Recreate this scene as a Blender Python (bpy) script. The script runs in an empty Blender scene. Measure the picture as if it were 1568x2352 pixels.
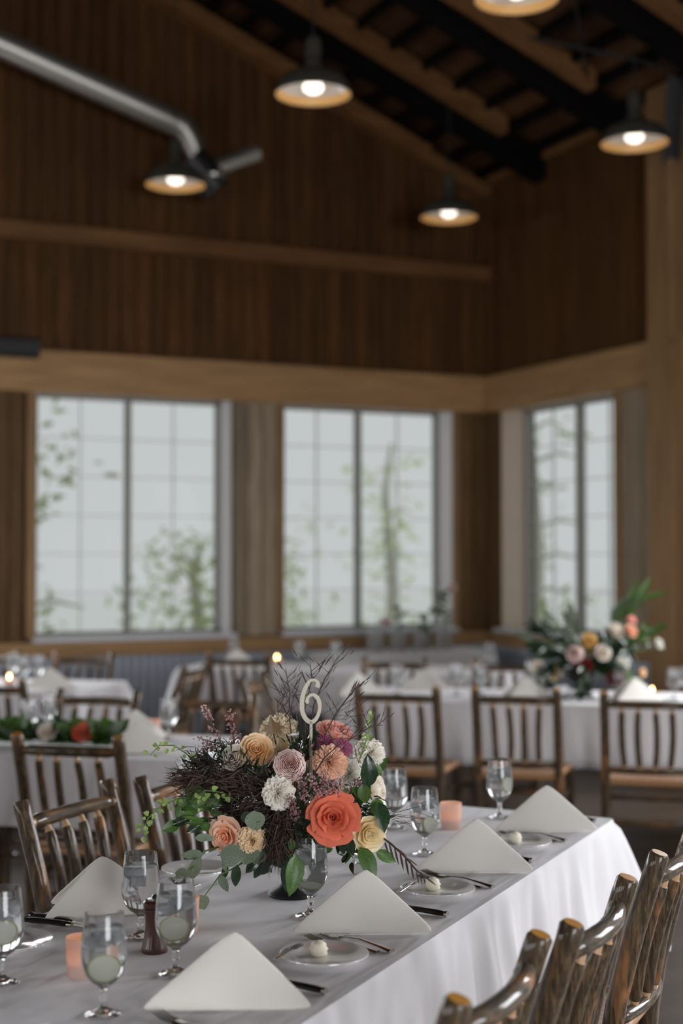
import bpy, math, random
from mathutils import Vector, Matrix, Quaternion, noise
random.seed(7)
SC = bpy.context.scene
COL = SC.collection
R = math.radians
# ------------------------------------------------------------------ camera, world, daylight fill lamps, exposure
FPX = 50 / 24 * 1568
EYE = 1.58
PITCH = math.atan(95 / FPX)
HEAD = R(25.2)
CH, SH = math.cos(HEAD), math.sin(HEAD)
cam_d = bpy.data.cameras.new('camera')
cam = bpy.data.objects.new('camera', cam_d); COL.objects.link(cam)
cam.location = (0, 0, EYE)
cam.rotation_euler = (R(90) + PITCH, 0, -HEAD)
cam_d.sensor_fit = 'HORIZONTAL'; cam_d.sensor_width = 24; cam_d.lens = 50
cam_d.clip_end = 300
cam_d.dof.use_dof = True; cam_d.dof.focus_distance = 3.25; cam_d.dof.aperture_fstop = 1.8
SC.camera = cam
SC.view_settings.view_transform = 'Standard'; SC.view_settings.look = 'None'
SC.view_settings.gamma = 1.0; SC.view_settings.use_curve_mapping = False
SC.view_settings.exposure = 0.0
W = bpy.data.worlds.new('overcast_sky'); SC.world = W; W.use_nodes = True
W.node_tree.nodes['Background'].inputs[0].default_value = (0.965, 1.0, 1.0, 1)
W.node_tree.nodes['Background'].inputs[1].default_value = 0.61
SC.cycles.max_bounces = 8; SC.cycles.diffuse_bounces = 4; SC.cycles.glossy_bounces = 4; SC.cycles.transmission_bounces = 8; SC.cycles.transparent_max_bounces = 10; SC.cycles.sample_clamp_indirect = 4.0

def area(name, loc, rot, sx, sy, power, col):
    l = bpy.data.lights.new(name, 'AREA'); l.shape = 'RECTANGLE'; l.size = sx; l.size_y = sy
    l.energy = power; l.color = col
    l.spread = R(150)
    o = bpy.data.objects.new(name, l); COL.objects.link(o); o.location = loc; o.rotation_euler = rot
    return o
COOL = (0.935, 0.955, 1.0)
RIGHT_WINDOWS = [(5.35, 7.05), (2.25, 3.95), (-0.85, 0.85), (-3.95, -2.25)]
LEFT_WINDOWS = [(-3.9, -2.2), (-0.8, 0.9), (2.3, 4.0), (5.4, 7.1), (8.5, 10.2)]
TILT = R(28)                                        # fill lamps tipped down like sky light, keeping the ceiling dark
for (a, b) in RIGHT_WINDOWS:                       # fill lamps added in unseen windows, stronger than the sky outside
    area('window_daylight', (6.98, (a + b) / 2, 1.9), (0, R(90) - TILT, 0), 1.7, 1.6, 112, COOL)
for (a, b) in LEFT_WINDOWS:  # fill lamps added to brighten surfaces that face left
    area('window_daylight', (-6.98, (a + b) / 2, 1.9), (0, -R(90) + TILT, 0), 1.7, 1.6, 50, COOL)
for (a, b) in [(-3.80, -2.14), (-1.66, 0.0), (0.48, 2.14)]:  # fill lamps added in unseen back windows to light the rear tables
    area('window_daylight', ((a + b) / 2, 11.5, 1.9), (-R(90) + TILT, 0, 0), 1.55, 1.7, 75, COOL)
area('doorway_daylight', (1.5, -6.4, 1.5), (R(90) - R(15), 0, 0), 4.4, 2.7, 330, COOL)  # fill lamp added in an unseen doorway behind the camera

# ------------------------------------------------------------------ helpers
def wpt(px, py, depth):
    """world point seen at a photo pixel (1568x2352) at a horizontal forward depth"""
    a = (px - 784) / FPX; v = (1176 - py) / FPX
    f = math.cos(PITCH) - v * math.sin(PITCH); z = math.sin(PITCH) + v * math.cos(PITCH)
    t = depth / f
    return Vector(((a * CH + f * SH) * t, (-a * SH + f * CH) * t, EYE + z * t))
CAMR = Vector((CH, -SH, 0)); CAMF = Vector((SH, CH, 0)); UP = Vector((0, 0, 1))
def cdir(r, u, toward):
    return (CAMR * r + UP * u - CAMF * toward).normalized()
TDIR = R(50.6)
TD = Vector((math.sin(TDIR), math.cos(TDIR), 0)); TN = Vector((math.cos(TDIR), -math.sin(TDIR), 0))
def tp(a, c, z=0.752): return TD * a + TN * c + UP * z            # front table frame: along, across
EA = R(-39)
EE = Vector((math.cos(EA), math.sin(EA), 0)); EF = Vector((-math.sin(EA), math.cos(EA), 0))
def ep(e, f, z=0.752): return EE * e + EF * f + UP * z            # rear tables' frame

class MB:
    def __init__(s): s.v = []; s.f = []; s.m = []
    def add(s, vs, fs, mi=0):
        o = len(s.v); s.v += [tuple(p) for p in vs]
        for f in fs: s.f.append(tuple(i + o for i in f)); s.m.append(mi)
        return s
    def box(s, c, size, mi=0, rot=None):
        hx, hy, hz = size[0] / 2, size[1] / 2, size[2] / 2
        vs = [Vector((x * hx, y * hy, z * hz)) for z in (-1, 1) for y in (-1, 1) for x in (-1, 1)]
        if rot is not None: vs = [rot @ p for p in vs]
        c = Vector(c)
        return s.add([p + c for p in vs], [(0, 2, 3, 1), (4, 5, 7, 6), (0, 1, 5, 4), (2, 6, 7, 3), (0, 4, 6, 2), (1, 3, 7, 5)], mi)
    def bbox(s, lo, hi, mi=0):
        return s.box([(a + b) / 2 for a, b in zip(lo, hi)], [b - a for a, b in zip(lo, hi)], mi)
    def chamfer(s, lo, hi, b, axis=2, mi=0):
        """box with chamfered long edges along axis"""
        ax = [i for i in range(3) if i != axis]
        l0, l1, h0, h1 = lo[ax[0]], lo[ax[1]], hi[ax[0]], hi[ax[1]]
        prof = [(l0 + b, l1), (h0 - b, l1), (h0, l1 + b), (h0, h1 - b), (h0 - b, h1), (l0 + b, h1), (l0, h1 - b), (l0, l1 + b)]
        vs = []
        for e in (lo[axis], hi[axis]):
            for p in prof:
                q = [0, 0, 0]; q[ax[0]], q[ax[1]] = p; q[axis] = e; vs.append(q)
        fs = [tuple(range(7, -1, -1)), tuple(range(8, 16))] + [(i, (i + 1) % 8, 8 + (i + 1) % 8, 8 + i) for i in range(8)]
        return s.add(vs, fs, mi)
    def tube(s, pts, rad, seg=8, mi=0, capmi=None, squash=None, wob=0.0, seed=0):
        pts = [Vector(p) for p in pts]; n = len(pts)
        if not hasattr(rad, '__len__'): rad = [rad] * n
        t0 = (pts[1] - pts[0]).normalized()
        nrm = t0.orthogonal().normalized()
        if squash: 
            w = Vector(squash[1]); nrm = (w - t0 * w.dot(t0)).normalized()
        rings = []
        for i in range(n):
            t = (pts[min(i + 1, n - 1)] - pts[max(i - 1, 0)]).normalized()
            nrm = (nrm - t * nrm.dot(t))
            nrm = nrm.normalized() if nrm.length > 1e-6 else t.orthogonal().normalized()
            b = t.cross(nrm)
            ring = []
            for k in range(seg):
                a = 2 * math.pi * k / seg
                r = rad[i]
                if wob: r *= 1 + wob * noise.noise((k * 1.7 + seed * 9.1, i * 0.9, seed * 3.3))
                sq = squash[0] if squash else 1
                ring.append(pts[i] + nrm * math.cos(a) * r + b * math.sin(a) * r * sq)
            rings.append(ring)
        vs = [p for r_ in rings for p in r_]
        fs = [(i * seg + k, i * seg + (k + 1) % seg, (i + 1) * seg + (k + 1) % seg, (i + 1) * seg + k) for i in range(n - 1) for k in range(seg)]
        s.add(vs, fs, mi)
        o = len(s.v) - len(vs); cm = mi if capmi is None else capmi
        s.f.append(tuple(o + k for k in reversed(range(seg)))); s.m.append(cm)
        s.f.append(tuple(o + (n - 1) * seg + k for k in range(seg))); s.m.append(cm)
        return s
    def lathe(s, prof, seg=20, mi=0, center=(0, 0, 0), closed=False, caps=True):
        cx, cy, cz = center; vs = []; fs = []
        n = len(prof)
        for r, z in prof:
            for k in range(seg):
                a = 2 * math.pi * k / seg; vs.append((cx + r * math.cos(a), cy + r * math.sin(a), cz + z))
        for i in range(n - 1 + (1 if closed else 0)):
            j = (i + 1) % n
            for k in range(seg): fs.append((i * seg + k, i * seg + (k + 1) % seg, j * seg + (k + 1) % seg, j * seg + k))
        if not closed and caps:
            if prof[0][0] > 1e-5: fs.append(tuple(reversed(range(seg))))
            if prof[-1][0] > 1e-5: fs.append(tuple((n - 1) * seg + k for k in range(seg)))
        return s.add(vs, fs, mi)
    def mesh(s, name, mats, smooth=True, sharp=None):
        me = bpy.data.meshes.new(name); me.from_pydata(s.v, [], s.f)
        for m in (mats if isinstance(mats, (list, tuple)) else [mats]): me.materials.append(m)
        me.polygons.foreach_set('material_index', s.m)
        me.polygons.foreach_set('use_smooth', [bool(smooth)] * len(s.f))
        me.validate(); me.update()
        if smooth and sharp: me.set_sharp_from_angle(angle=R(sharp))
        return me
    def build(s, name, mats, parent=None, smooth=True, sharp=40, loc=None):
        o = bpy.data.objects.new(name, s.mesh(name, mats, smooth, sharp)); COL.objects.link(o)
        if parent: o.parent = parent
        if loc is not None: o.location = loc
        return o
def inst(name, me, parent=None, loc=(0, 0, 0), rot=None, scale=None):
    o = bpy.data.objects.new(name, me); COL.objects.link(o)
    if parent: o.parent = parent
    o.location = loc
    if rot is not None:
        if isinstance(rot, Quaternion): o.rotation_mode = 'QUATERNION'; o.rotation_quaternion = rot
        else: o.rotation_euler = rot
    if scale is not None: o.scale = scale if hasattr(scale, '__len__') else (scale,) * 3
    return o
def empty(name, loc=(0, 0, 0), rz=0.0):
    o = bpy.data.objects.new(name, None); COL.objects.link(o); o.location = loc; o.rotation_euler = (0, 0, rz); o.empty_display_size = .05
    return o
def tag(o, label=None, cat=None, group=None, kind=None):
    if label: o['label'] = label
    if cat: o['category'] = cat
    if group: o['group'] = group
    if kind: o['kind'] = kind
    return o
def copy_tree(o, parent=None):
    c = o.copy(); COL.objects.link(c); c.parent = parent
    for k in ('label', 'category', 'group'):
        if parent is not None and k in c: pass
    for ch in KIDS(o): copy_tree(ch, c)
    return c
def KIDS(o): return [x for x in list(COL.objects) if x.parent == o] if False else list(o.children)
def face(axis, roll=0.0):
    q = Vector(axis).to_track_quat('Z', 'Y')
    return q @ Quaternion((0, 0, 1), roll)

# ------------------------------------------------------------------ materials
def newmat(name):
    m = bpy.data.materials.new(name); m.use_nodes = True
    return m, m.node_tree.nodes, m.node_tree.links, m.node_tree.nodes['Principled BSDF']
def setp(b, **k):
    for n, v in k.items():
        n = {'rough': 'Roughness', 'metal': 'Metallic', 'coat': 'Coat Weight', 'coatr': 'Coat Roughness', 'trans': 'Transmission Weight', 'ior': 'IOR', 'spec': 'Specular IOR Level', 'sheen': 'Sheen Weight', 'sss': 'Subsurface Weight', 'alpha': 'Alpha'}[n]
        b.inputs[n].default_value = v
def plain(name, col, **k):
    m, N, L, b = newmat(name); b.inputs['Base Color'].default_value = (*col, 1); setp(b, **k); return m
def emit(name, col, s):
    m, N, L, b = newmat(name); b.inputs['Base Color'].default_value = (*col, 1)
    b.inputs['Emission Color'].default_value = (*col, 1); b.inputs['Emission Strength'].default_value = s; return m
def ramp(N, stops):
    r = N.new('ShaderNodeValToRGB'); e = r.color_ramp.elements
    while len(e) < len(stops): e.new(.5)
    for x, (p, c) in zip(e, stops): x.position = p; x.color = (*c, 1)
    return r
def grain(name, c_dark, c_light, scale=(6, 6, .5), noise_scale=4.0, rough=.6, knots=None, bump=.15, coat=0, randval=.25, detail=5, coords='Object', spec=.5, coatr=.15):
    """stretched-noise wood: grain along the axis with the smallest scale"""
    m, N, L, b = newmat(name)
    tc = N.new('ShaderNodeTexCoord'); mp = N.new('ShaderNodeMapping'); mp.inputs['Scale'].default_value = scale
    L.new(tc.outputs[coords], mp.inputs['Vector'])
    oi = N.new('ShaderNodeObjectInfo')
    ad = N.new('ShaderNodeVectorMath'); ad.operation = 'ADD'
    mu = N.new('ShaderNodeVectorMath'); mu.operation = 'SCALE'; mu.inputs[0].default_value = (17, 31, 23)
    L.new(oi.outputs['Random'], mu.inputs['Scale']); L.new(mp.outputs[0], ad.inputs[0]); L.new(mu.outputs[0], ad.inputs[1])
    nz = N.new('ShaderNodeTexNoise'); nz.inputs['Scale'].default_value = noise_scale; nz.inputs['Detail'].default_value = detail; nz.inputs['Roughness'].default_value = .65
    L.new(ad.outputs[0], nz.inputs['Vector'])
    rp = ramp(N, [(.3, c_dark), (.7, c_light)]); L.new(nz.outputs['Fac'], rp.inputs[0])
    col = rp.outputs[0]
    if knots:
        kn = N.new('ShaderNodeTexVoronoi'); kn.inputs['Scale'].default_value = knots[0]; kn.inputs['Randomness'].default_value = 1
        km = N.new('ShaderNodeMapping'); km.inputs['Scale'].default_value = knots[2] if len(knots) > 2 else (1, 1, 1)
        L.new(tc.outputs['Object'], km.inputs['Vector'])
        a2 = N.new('ShaderNodeVectorMath'); a2.operation = 'ADD'; L.new(km.outputs[0], a2.inputs[0]); L.new(mu.outputs[0], a2.inputs[1])
        L.new(a2.outputs[0], kn.inputs['Vector'])
        kr = ramp(N, [(0.0, (.25, .2, .18)), (knots[1], (1, 1, 1))]); L.new(kn.outputs['Distance'], kr.inputs[0])
        mx = N.new('ShaderNodeMix'); mx.data_type = 'RGBA'; mx.blend_type = 'MULTIPLY'; mx.inputs[0].default_value = 1
        L.new(col, mx.inputs[6]); L.new(kr.outputs[0], mx.inputs[7]); col = mx.outputs[2]
    hs = N.new('ShaderNodeHueSaturation')
    mr = N.new('ShaderNodeMapRange'); mr.inputs[3].default_value = 1 - randval; mr.inputs[4].default_value = 1 + randval
    L.new(oi.outputs['Random'], mr.inputs[0]); L.new(mr.outputs[0], hs.inputs['Value']); L.new(col, hs.inputs['Color'])
    L.new(hs.outputs[0], b.inputs['Base Color'])
    if bump:
        bp = N.new('ShaderNodeBump'); bp.inputs['Strength'].default_value = bump; bp.inputs['Distance'].default_value = .004
        L.new(nz.outputs['Fac'], bp.inputs['Height']); L.new(bp.outputs[0], b.inputs['Normal'])
    setp(b, rough=rough, coat=coat, spec=spec, coatr=coatr)
    return m
M = {}
M['board'] = grain('pine_wall_board', (.060, .026, .008), (.130, .058, .018), (9, 9, .7), 3, .62, (1.3, .06, (3, 3, .8)), .12, randval=.20, spec=.15)
M['board_mid'] = grain('lower_wall_board', (.10, .055, .022), (.20, .115, .050), (9, 9, .7), 3, .62, (1.3, .06, (3, 3, .8)), .12, randval=.20, spec=.15)  # wall board with the stronger light low on the wall put into its colour
M['board_grey'] = grain('weathered_wall_board', (.21, .165, .11), (.40, .315, .215), (9, 9, .6), 3, .7, (1.2, .05, (3, 3, .8)), .15, randval=.22, spec=.15)
M['timber'] = grain('pale_pine_timber', (.30, .172, .076), (.48, .285, .132), (.6, 7, 7), 2.5, .55, (1.6, .07, (1, 2.4, 2.4)), .1, randval=.08, spec=.2)
M['timber_y'] = grain('pale_pine_timber_deep', (.30, .172, .076), (.48, .285, .132), (7, .6, 7), 2.5, .55, (1.6, .07, (2.4, 1, 2.4)), .1, randval=.08, spec=.2)
M['timber_z'] = grain('pale_pine_post', (.22, .125, .055), (.36, .21, .098), (7, 7, .6), 2.5, .55, (1.4, .06, (2.4, 2.4, 1)), .1, randval=.08, spec=.2)
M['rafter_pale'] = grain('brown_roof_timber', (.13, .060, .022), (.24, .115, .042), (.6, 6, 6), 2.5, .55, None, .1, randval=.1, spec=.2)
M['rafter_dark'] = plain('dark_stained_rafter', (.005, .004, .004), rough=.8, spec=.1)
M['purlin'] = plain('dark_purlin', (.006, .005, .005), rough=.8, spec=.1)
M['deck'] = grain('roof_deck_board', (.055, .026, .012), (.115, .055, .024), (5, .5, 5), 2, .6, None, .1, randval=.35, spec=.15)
M['backing'] = plain('dark_joint_backing', (.02, .013, .008), rough=.9)
M['plaster_out'] = plain('grey_exterior_siding', (.30, .28, .25), rough=.9)
M['floor'] = grain('dark_floor_wood', (.035, .024, .016), (.075, .050, .033), (.4, 5, 5), 2, .45, None, .1, randval=0)
M['reveal'] = plain('painted_window_reveal', (.74, .71, .70), rough=.5)
M['reveal_wood'] = plain('pale_wood_reveal', (.50, .40, .31), rough=.55)
M['sash'] = plain('window_sash_wood', (.27, .255, .225), rough=.5)
M['muntin'] = plain('pale_grey_muntin', (.74, .76, .74), rough=.5)
M['sill'] = plain('pale_window_sill', (.62, .62, .66), rough=.35)
def _pane():
    m, N, L, b = newmat('clear_window_glass'); N.remove(b)
    out = N['Material Output']
    t = N.new('ShaderNodeBsdfTransparent'); t.inputs[0].default_value = (.96, .97, .97, 1)
    g = N.new('ShaderNodeBsdfGlossy'); g.inputs['Roughness'].default_value = .03
    mx = N.new('ShaderNodeMixShader'); mx.inputs[0].default_value = .004; L.new(t.outputs[0], mx.inputs[1]); L.new(g.outputs[0], mx.inputs[2]); L.new(mx.outputs[0], out.inputs[0])
    return m
M['pane'] = _pane()
M['corrugated'] = plain('galvanised_corrugated_steel', (.34, .37, .42), rough=.45, metal=.35)
M['galv'] = plain('galvanised_duct', (.55, .53, .47), rough=.38, metal=.85)
M['darkmetal'] = plain('dark_metal', (.05, .05, .05), rough=.45, metal=.6)
M['shade_out'] = plain('dark_enamel', (.06, .058, .045), rough=.35)
M['shade_in'] = plain('white_enamel', (.80, .78, .74), rough=.18, coat=.5)
M['bulb'] = emit('lamp_bulb', (1.0, .90, .78), 2.4)
M['skirt'] = plain('amber_enamel_lip', (.82, .48, .17), rough=.4)  # bulb's orange light on the inner rim put into the colour
def _cloth():
    m, N, L, b = newmat('white_tablecloth'); b.inputs['Base Color'].default_value = (.76, .735, .745, 1); setp(b, rough=.8, sheen=.15)
    tc = N.new('ShaderNodeTexCoord'); mp = N.new('ShaderNodeMapping'); mp.inputs['Scale'].default_value = (.9, 5, 1.5); mp.inputs['Rotation'].default_value = (0, 0, R(12)); L.new(tc.outputs['Object'], mp.inputs[0])
    n1 = N.new('ShaderNodeTexNoise'); n1.inputs['Scale'].default_value = 2.2; n1.inputs['Detail'].default_value = 2; n1.inputs['Distortion'].default_value = .6; L.new(mp.outputs[0], n1.inputs['Vector'])
    bp = N.new('ShaderNodeBump'); bp.inputs['Strength'].default_value = .6; bp.inputs['Distance'].default_value = .02; L.new(n1.outputs['Fac'], bp.inputs['Height']); L.new(bp.outputs[0], b.inputs['Normal'])
    return m
M['cloth'] = _cloth()
M['napkin'] = plain('ivory_napkin', (.78, .735, .67), rough=.85, sheen=.2)
M['cloth_rear'] = M['cloth']
def _bark():
    m, N, L, b = newmat('varnished_hickory_bark')
    tc = N.new('ShaderNodeTexCoord'); oi = N.new('ShaderNodeObjectInfo')
    mu = N.new('ShaderNodeVectorMath'); mu.operation = 'SCALE'; mu.inputs[0].default_value = (7, 13, 11); L.new(oi.outputs['Random'], mu.inputs['Scale'])
    def nz(scale, sc, det=4):
        mp = N.new('ShaderNodeMapping'); mp.inputs['Scale'].default_value = scale; L.new(tc.outputs['Object'], mp.inputs[0])
        ad = N.new('ShaderNodeVectorMath'); ad.operation = 'ADD'; L.new(mp.outputs[0], ad.inputs[0]); L.new(mu.outputs[0], ad.inputs[1])
        n = N.new('ShaderNodeTexNoise'); n.inputs['Scale'].default_value = sc; n.inputs['Detail'].default_value = det; n.inputs['Roughness'].default_value = .7
        L.new(ad.outputs[0], n.inputs['Vector']); return n
    fine = nz((60, 60, 5), 2.2, 6); patch = nz((14, 14, 4), 1.0, 3)
    r1 = ramp(N, [(.32, (.012, .008, .005)), (.5, (.062, .039, .020)), (.72, (.20, .132, .070))]); L.new(fine.outputs['Fac'], r1.inputs[0])
    r2 = ramp(N, [(.55, (0, 0, 0)), (.72, (1, 1, 1))]); L.new(patch.outputs['Fac'], r2.inputs[0])
    mx = N.new('ShaderNodeMix'); mx.data_type = 'RGBA'; L.new(r2.outputs[0], mx.inputs[0]); L.new(r1.outputs[0], mx.inputs[6]); mx.inputs[7].default_value = (.33, .145, .050, 1)
    L.new(mx.outputs[2], b.inputs['Base Color'])
    bp = N.new('ShaderNodeBump'); bp.inputs['Strength'].default_value = .22; bp.inputs['Distance'].default_value = .002
    L.new(fine.outputs['Fac'], bp.inputs['Height']); L.new(bp.outputs[0], b.inputs['Normal'])
    setp(b, rough=.62, coat=.5, coatr=.07, spec=.2)
    return m
M['bark'] = _bark()
M['endgrain'] = plain('orange_end_grain', (.62, .29, .055), rough=.25, coat=.6)
M['tenon'] = plain('peeled_hickory_tenon', (.50, .30, .16), rough=.35, coat=.3)
def _seat():
    m, N, L, b = newmat('woven_splint_seat')
    tc = N.new('ShaderNodeTexCoord'); mp = N.new('ShaderNodeMapping'); mp.inputs['Scale'].default_value = (40, 40, 1); mp.inputs['Rotation'].default_value = (0, 0, R(45)); L.new(tc.outputs['Object'], mp.inputs[0])
    ck = N.new('ShaderNodeTexChecker'); ck.inputs['Scale'].default_value = 1.0; ck.inputs[1].default_value = (.42, .215, .095, 1); ck.inputs[2].default_value = (.30, .145, .06, 1); L.new(mp.outputs[0], ck.inputs[0])
    L.new(ck.outputs[0], b.inputs['Base Color']); setp(b, rough=.45, coat=.3); return m
M['seat'] = _seat()
def glassmat(name, col=(1, 1, 1), ior=1.45, rough=0.0):
    m, N, L, b = newmat(name); N.remove(b); g = N.new('ShaderNodeBsdfGlass'); g.inputs[0].default_value = (*col, 1); g.inputs['IOR'].default_value = ior; g.inputs['Roughness'].default_value = rough
    L.new(g.outputs[0], N['Material Output'].inputs[0]); return m
def misted(name, col, ior, rough, mist, mcol):
    m = glassmat(name, col, ior, rough); N, L = m.node_tree.nodes, m.node_tree.links
    g = [n for n in N if n.type == 'BSDF_GLASS'][0]
    t = N.new('ShaderNodeBsdfTranslucent'); t.inputs[0].default_value = (*mcol, 1); d = N.new('ShaderNodeBsdfDiffuse'); d.inputs[0].default_value = (*mcol, 1)
    a = N.new('ShaderNodeMixShader'); a.inputs[0].default_value = .45; L.new(t.outputs[0], a.inputs[1]); L.new(d.outputs[0], a.inputs[2])
    x = N.new('ShaderNodeMixShader'); x.inputs[0].default_value = mist; L.new(g.outputs[0], x.inputs[1]); L.new(a.outputs[0], x.inputs[2]); L.new(x.outputs[0], N['Material Output'].inputs[0])
    return m
M['glass'] = misted('dewy_goblet_glass', (.99, .99, .99), 1.42, 0.0, .025, (.92, .95, .96))
M['water'] = misted('iced_water', (.99, .995, .995), 1.33, 0.0, .09, (.97, .97, .96))
M['ice'] = misted('ice', (.98, .99, 1.0), 1.2, .2, .35, (.95, .96, .98))
M['glass_clear'] = misted('vase_glass', (.99, .99, .99), 1.42, 0.0, .16, (.92, .95, .96))
M['lime_rind'] = plain('lime_rind', (.55, .58, .20), rough=.4)
M['lime_flesh'] = plain('lime_flesh', (.95, .95, .78), rough=.35)
M['plate'] = plain('white_porcelain', (.80, .785, .77), rough=.12, coat=.4)
M['butter'] = plain('pale_butter', (.92, .86, .68), rough=.5)
M['steel'] = plain('polished_cutlery_steel', (.62, .60, .57), rough=.16, metal=1.0)
M['blackhandle'] = plain('black_knife_handle', (.012, .011, .011), rough=.28, coat=.3)
M['vase'] = plain('matt_black_ceramic', (.014, .014, .015), rough=.55)
M['mill'] = plain('dark_walnut_mill', (.07, .022, .012), rough=.3, coat=.4)
M['saltglass'] = glassmat('shaker_glass', (.95, .96, .96), 1.45, .05)
def _votive():
    m, N, L, b = newmat('frosted_pink_votive_glass'); N.remove(b)
    d = N.new('ShaderNodeBsdfTranslucent'); d.inputs[0].default_value = (.92, .70, .60, 1)
    g = N.new('ShaderNodeBsdfDiffuse'); g.inputs[0].default_value = (.82, .64, .56, 1)
    gl = N.new('ShaderNodeBsdfGlossy'); gl.inputs['Roughness'].default_value = .12
    m1 = N.new('ShaderNodeMixShader'); m1.inputs[0].default_value = .5; L.new(d.outputs[0], m1.inputs[1]); L.new(g.outputs[0], m1.inputs[2])
    m2 = N.new('ShaderNodeMixShader'); m2.inputs[0].default_value = .06; L.new(m1.outputs[0], m2.inputs[1]); L.new(gl.outputs[0], m2.inputs[2]); L.new(m2.outputs[0], N['Material Output'].inputs[0])
    return m
M['votive'] = _votive()
M['wax'] = plain('candle_wax', (.85, .72, .55), rough=.5)
M['flame'] = emit('candle_flame', (1.0, .62, .25), 9.0)
M['flame_bare'] = emit('bare_candle_flame', (1.0, .60, .22), 30.0)
M['marker'] = plain('pale_gold_acrylic', (.66, .61, .49), rough=.35)
def petalmat(name, inner, outer, trans=.25, rand=.08):
    m, N, L, b = newmat(name)
    tc = N.new('ShaderNodeTexCoord'); sp = N.new('ShaderNodeSeparateXYZ'); L.new(tc.outputs['UV'], sp.inputs[0])
    nz = N.new('ShaderNodeTexNoise'); nz.inputs['Scale'].default_value = 9; L.new(tc.outputs['UV'], nz.inputs['Vector'])
    ad = N.new('ShaderNodeMath'); ad.operation = 'MULTIPLY_ADD'; ad.inputs[1].default_value = .35; L.new(nz.outputs['Fac'], ad.inputs[0]); L.new(sp.outputs['Y'], ad.inputs[2])
    r = ramp(N, [(.35, inner), (.95, outer)]); L.new(ad.outputs[0], r.inputs[0])
    oi = N.new('ShaderNodeObjectInfo'); mr = N.new('ShaderNodeMapRange'); mr.inputs[3].default_value = 1 - rand; mr.inputs[4].default_value = 1 + rand; L.new(oi.outputs['Random'], mr.inputs[0])
    hs = N.new('ShaderNodeHueSaturation'); L.new(mr.outputs[0], hs.inputs['Value']); L.new(r.outputs[0], hs.inputs['Color'])
    L.new(hs.outputs[0], b.inputs['Base Color']); setp(b, rough=.6, sheen=.15, spec=.2)
    t = N.new('ShaderNodeBsdfTranslucent'); L.new(hs.outputs[0], t.inputs[0])
    mx = N.new('ShaderNodeMixShader'); mx.inputs[0].default_value = trans; L.new(b.outputs[0], mx.inputs[1]); L.new(t.outputs[0], mx.inputs[2]); L.new(mx.outputs[0], N['Material Output'].inputs[0])
    return m
M['p_coral'] = petalmat('coral_petal', (.90, .27, .10), (.80, .20, .115))
M['p_cream'] = petalmat('cream_petal', (.97, .76, .40), (.96, .86, .62))
M['p_pink'] = petalmat('soft_pink_petal', (.96, .60, .57), (.96, .77, .72))
M['p_ivory'] = petalmat('ivory_petal', (.97, .80, .66), (.96, .91, .82))
M['p_peach'] = petalmat('peach_petal', (.98, .58, .18), (.97, .76, .50))
M['p_rosepink'] = petalmat('rose_pink_petal', (.95, .42, .34), (.96, .54, .46))
M['p_orangepeach'] = petalmat('orange_peach_petal', (.97, .42, .16), (.97, .62, .44))
M['p_white'] = petalmat('white_petal', (.95, .93, .74), (.96, .94, .86))
M['p_purple'] = petalmat('mauve_petal', (.80, .48, .58), (.40, .11, .21))
M['p_red'] = petalmat('dark_red_petal', (.22, .012, .015), (.30, .02, .02))
M['p_yellow'] = petalmat('yellow_petal', (.92, .58, .14), (.94, .70, .30))
M['p_tan'] = petalmat('pale_apricot_petal', (.97, .74, .38), (.96, .84, .62))
def leafmat(name, c1, c2, rough=.45, trans=.15, coat=0):
    m, N, L, b = newmat(name)
    tc = N.new('ShaderNodeTexCoord'); nz = N.new('ShaderNodeTexNoise'); nz.inputs['Scale'].default_value = 14; L.new(tc.outputs['Object'], nz.inputs['Vector'])
    r = ramp(N, [(.35, c1), (.7, c2)]); L.new(nz.outputs['Fac'], r.inputs[0])
    oi = N.new('ShaderNodeObjectInfo'); mr = N.new('ShaderNodeMapRange'); mr.inputs[3].default_value = .75; mr.inputs[4].default_value = 1.25; L.new(oi.outputs['Random'], mr.inputs[0])
    hs = N.new('ShaderNodeHueSaturation'); L.new(mr.outputs[0], hs.inputs['Value']); L.new(r.outputs[0], hs.inputs['Color'])
    L.new(hs.outputs[0], b.inputs['Base Color']); setp(b, rough=rough, coat=coat)
    t = N.new('ShaderNodeBsdfTranslucent'); L.new(hs.outputs[0], t.inputs[0])
    mx = N.new('ShaderNodeMixShader'); mx.inputs[0].default_value = trans; L.new(b.outputs[0], mx.inputs[1]); L.new(t.outputs[0], mx.inputs[2]); L.new(mx.outputs[0], N['Material Output'].inputs[0])
    return m
M['leaf'] = leafmat('green_leaf', (.050, .110, .022), (.095, .185, .035), .4)
M['leaf_dark'] = leafmat('dark_glossy_leaf', (.012, .030, .014), (.026, .058, .022), .25, .08, .4)
M['leaf_lime'] = leafmat('lime_green_bud', (.20, .30, .08), (.33, .44, .14), .45)
M['euca'] = leafmat('silver_eucalyptus_leaf', (.13, .175, .115), (.20, .25, .165), .55)
M['bronze'] = leafmat('bronze_foliage', (.040, .024, .018), (.105, .066, .050), .5, .1)
M['plum'] = leafmat('deep_plum_leaf', (.020, .011, .010), (.050, .028, .024), .5, .06)
M['brown_leaf'] = leafmat('brown_maple_leaf', (.13, .07, .02), (.22, .13, .04), .5)
M['heather'] = leafmat('heather_floret', (.34, .15, .16), (.62, .42, .40), .6)
M['heather_stem'] = plain('heather_stem', (.07, .035, .03), rough=.7)
M['stem'] = plain('green_stem', (.10, .17, .05), rough=.5)
M['twig'] = plain('dark_twig', (.055, .030, .024), rough=.6)
M['sage'] = leafmat('sage_foliage', (.10, .13, .085), (.19, .22, .15), .6)
M['tree_leaf'] = leafmat('outdoor_leaf', (.46, .56, .27), (.66, .74, .45), .6, .4)
M['trunk'] = plain('tree_trunk', (.55, .54, .46), rough=.9)
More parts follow.
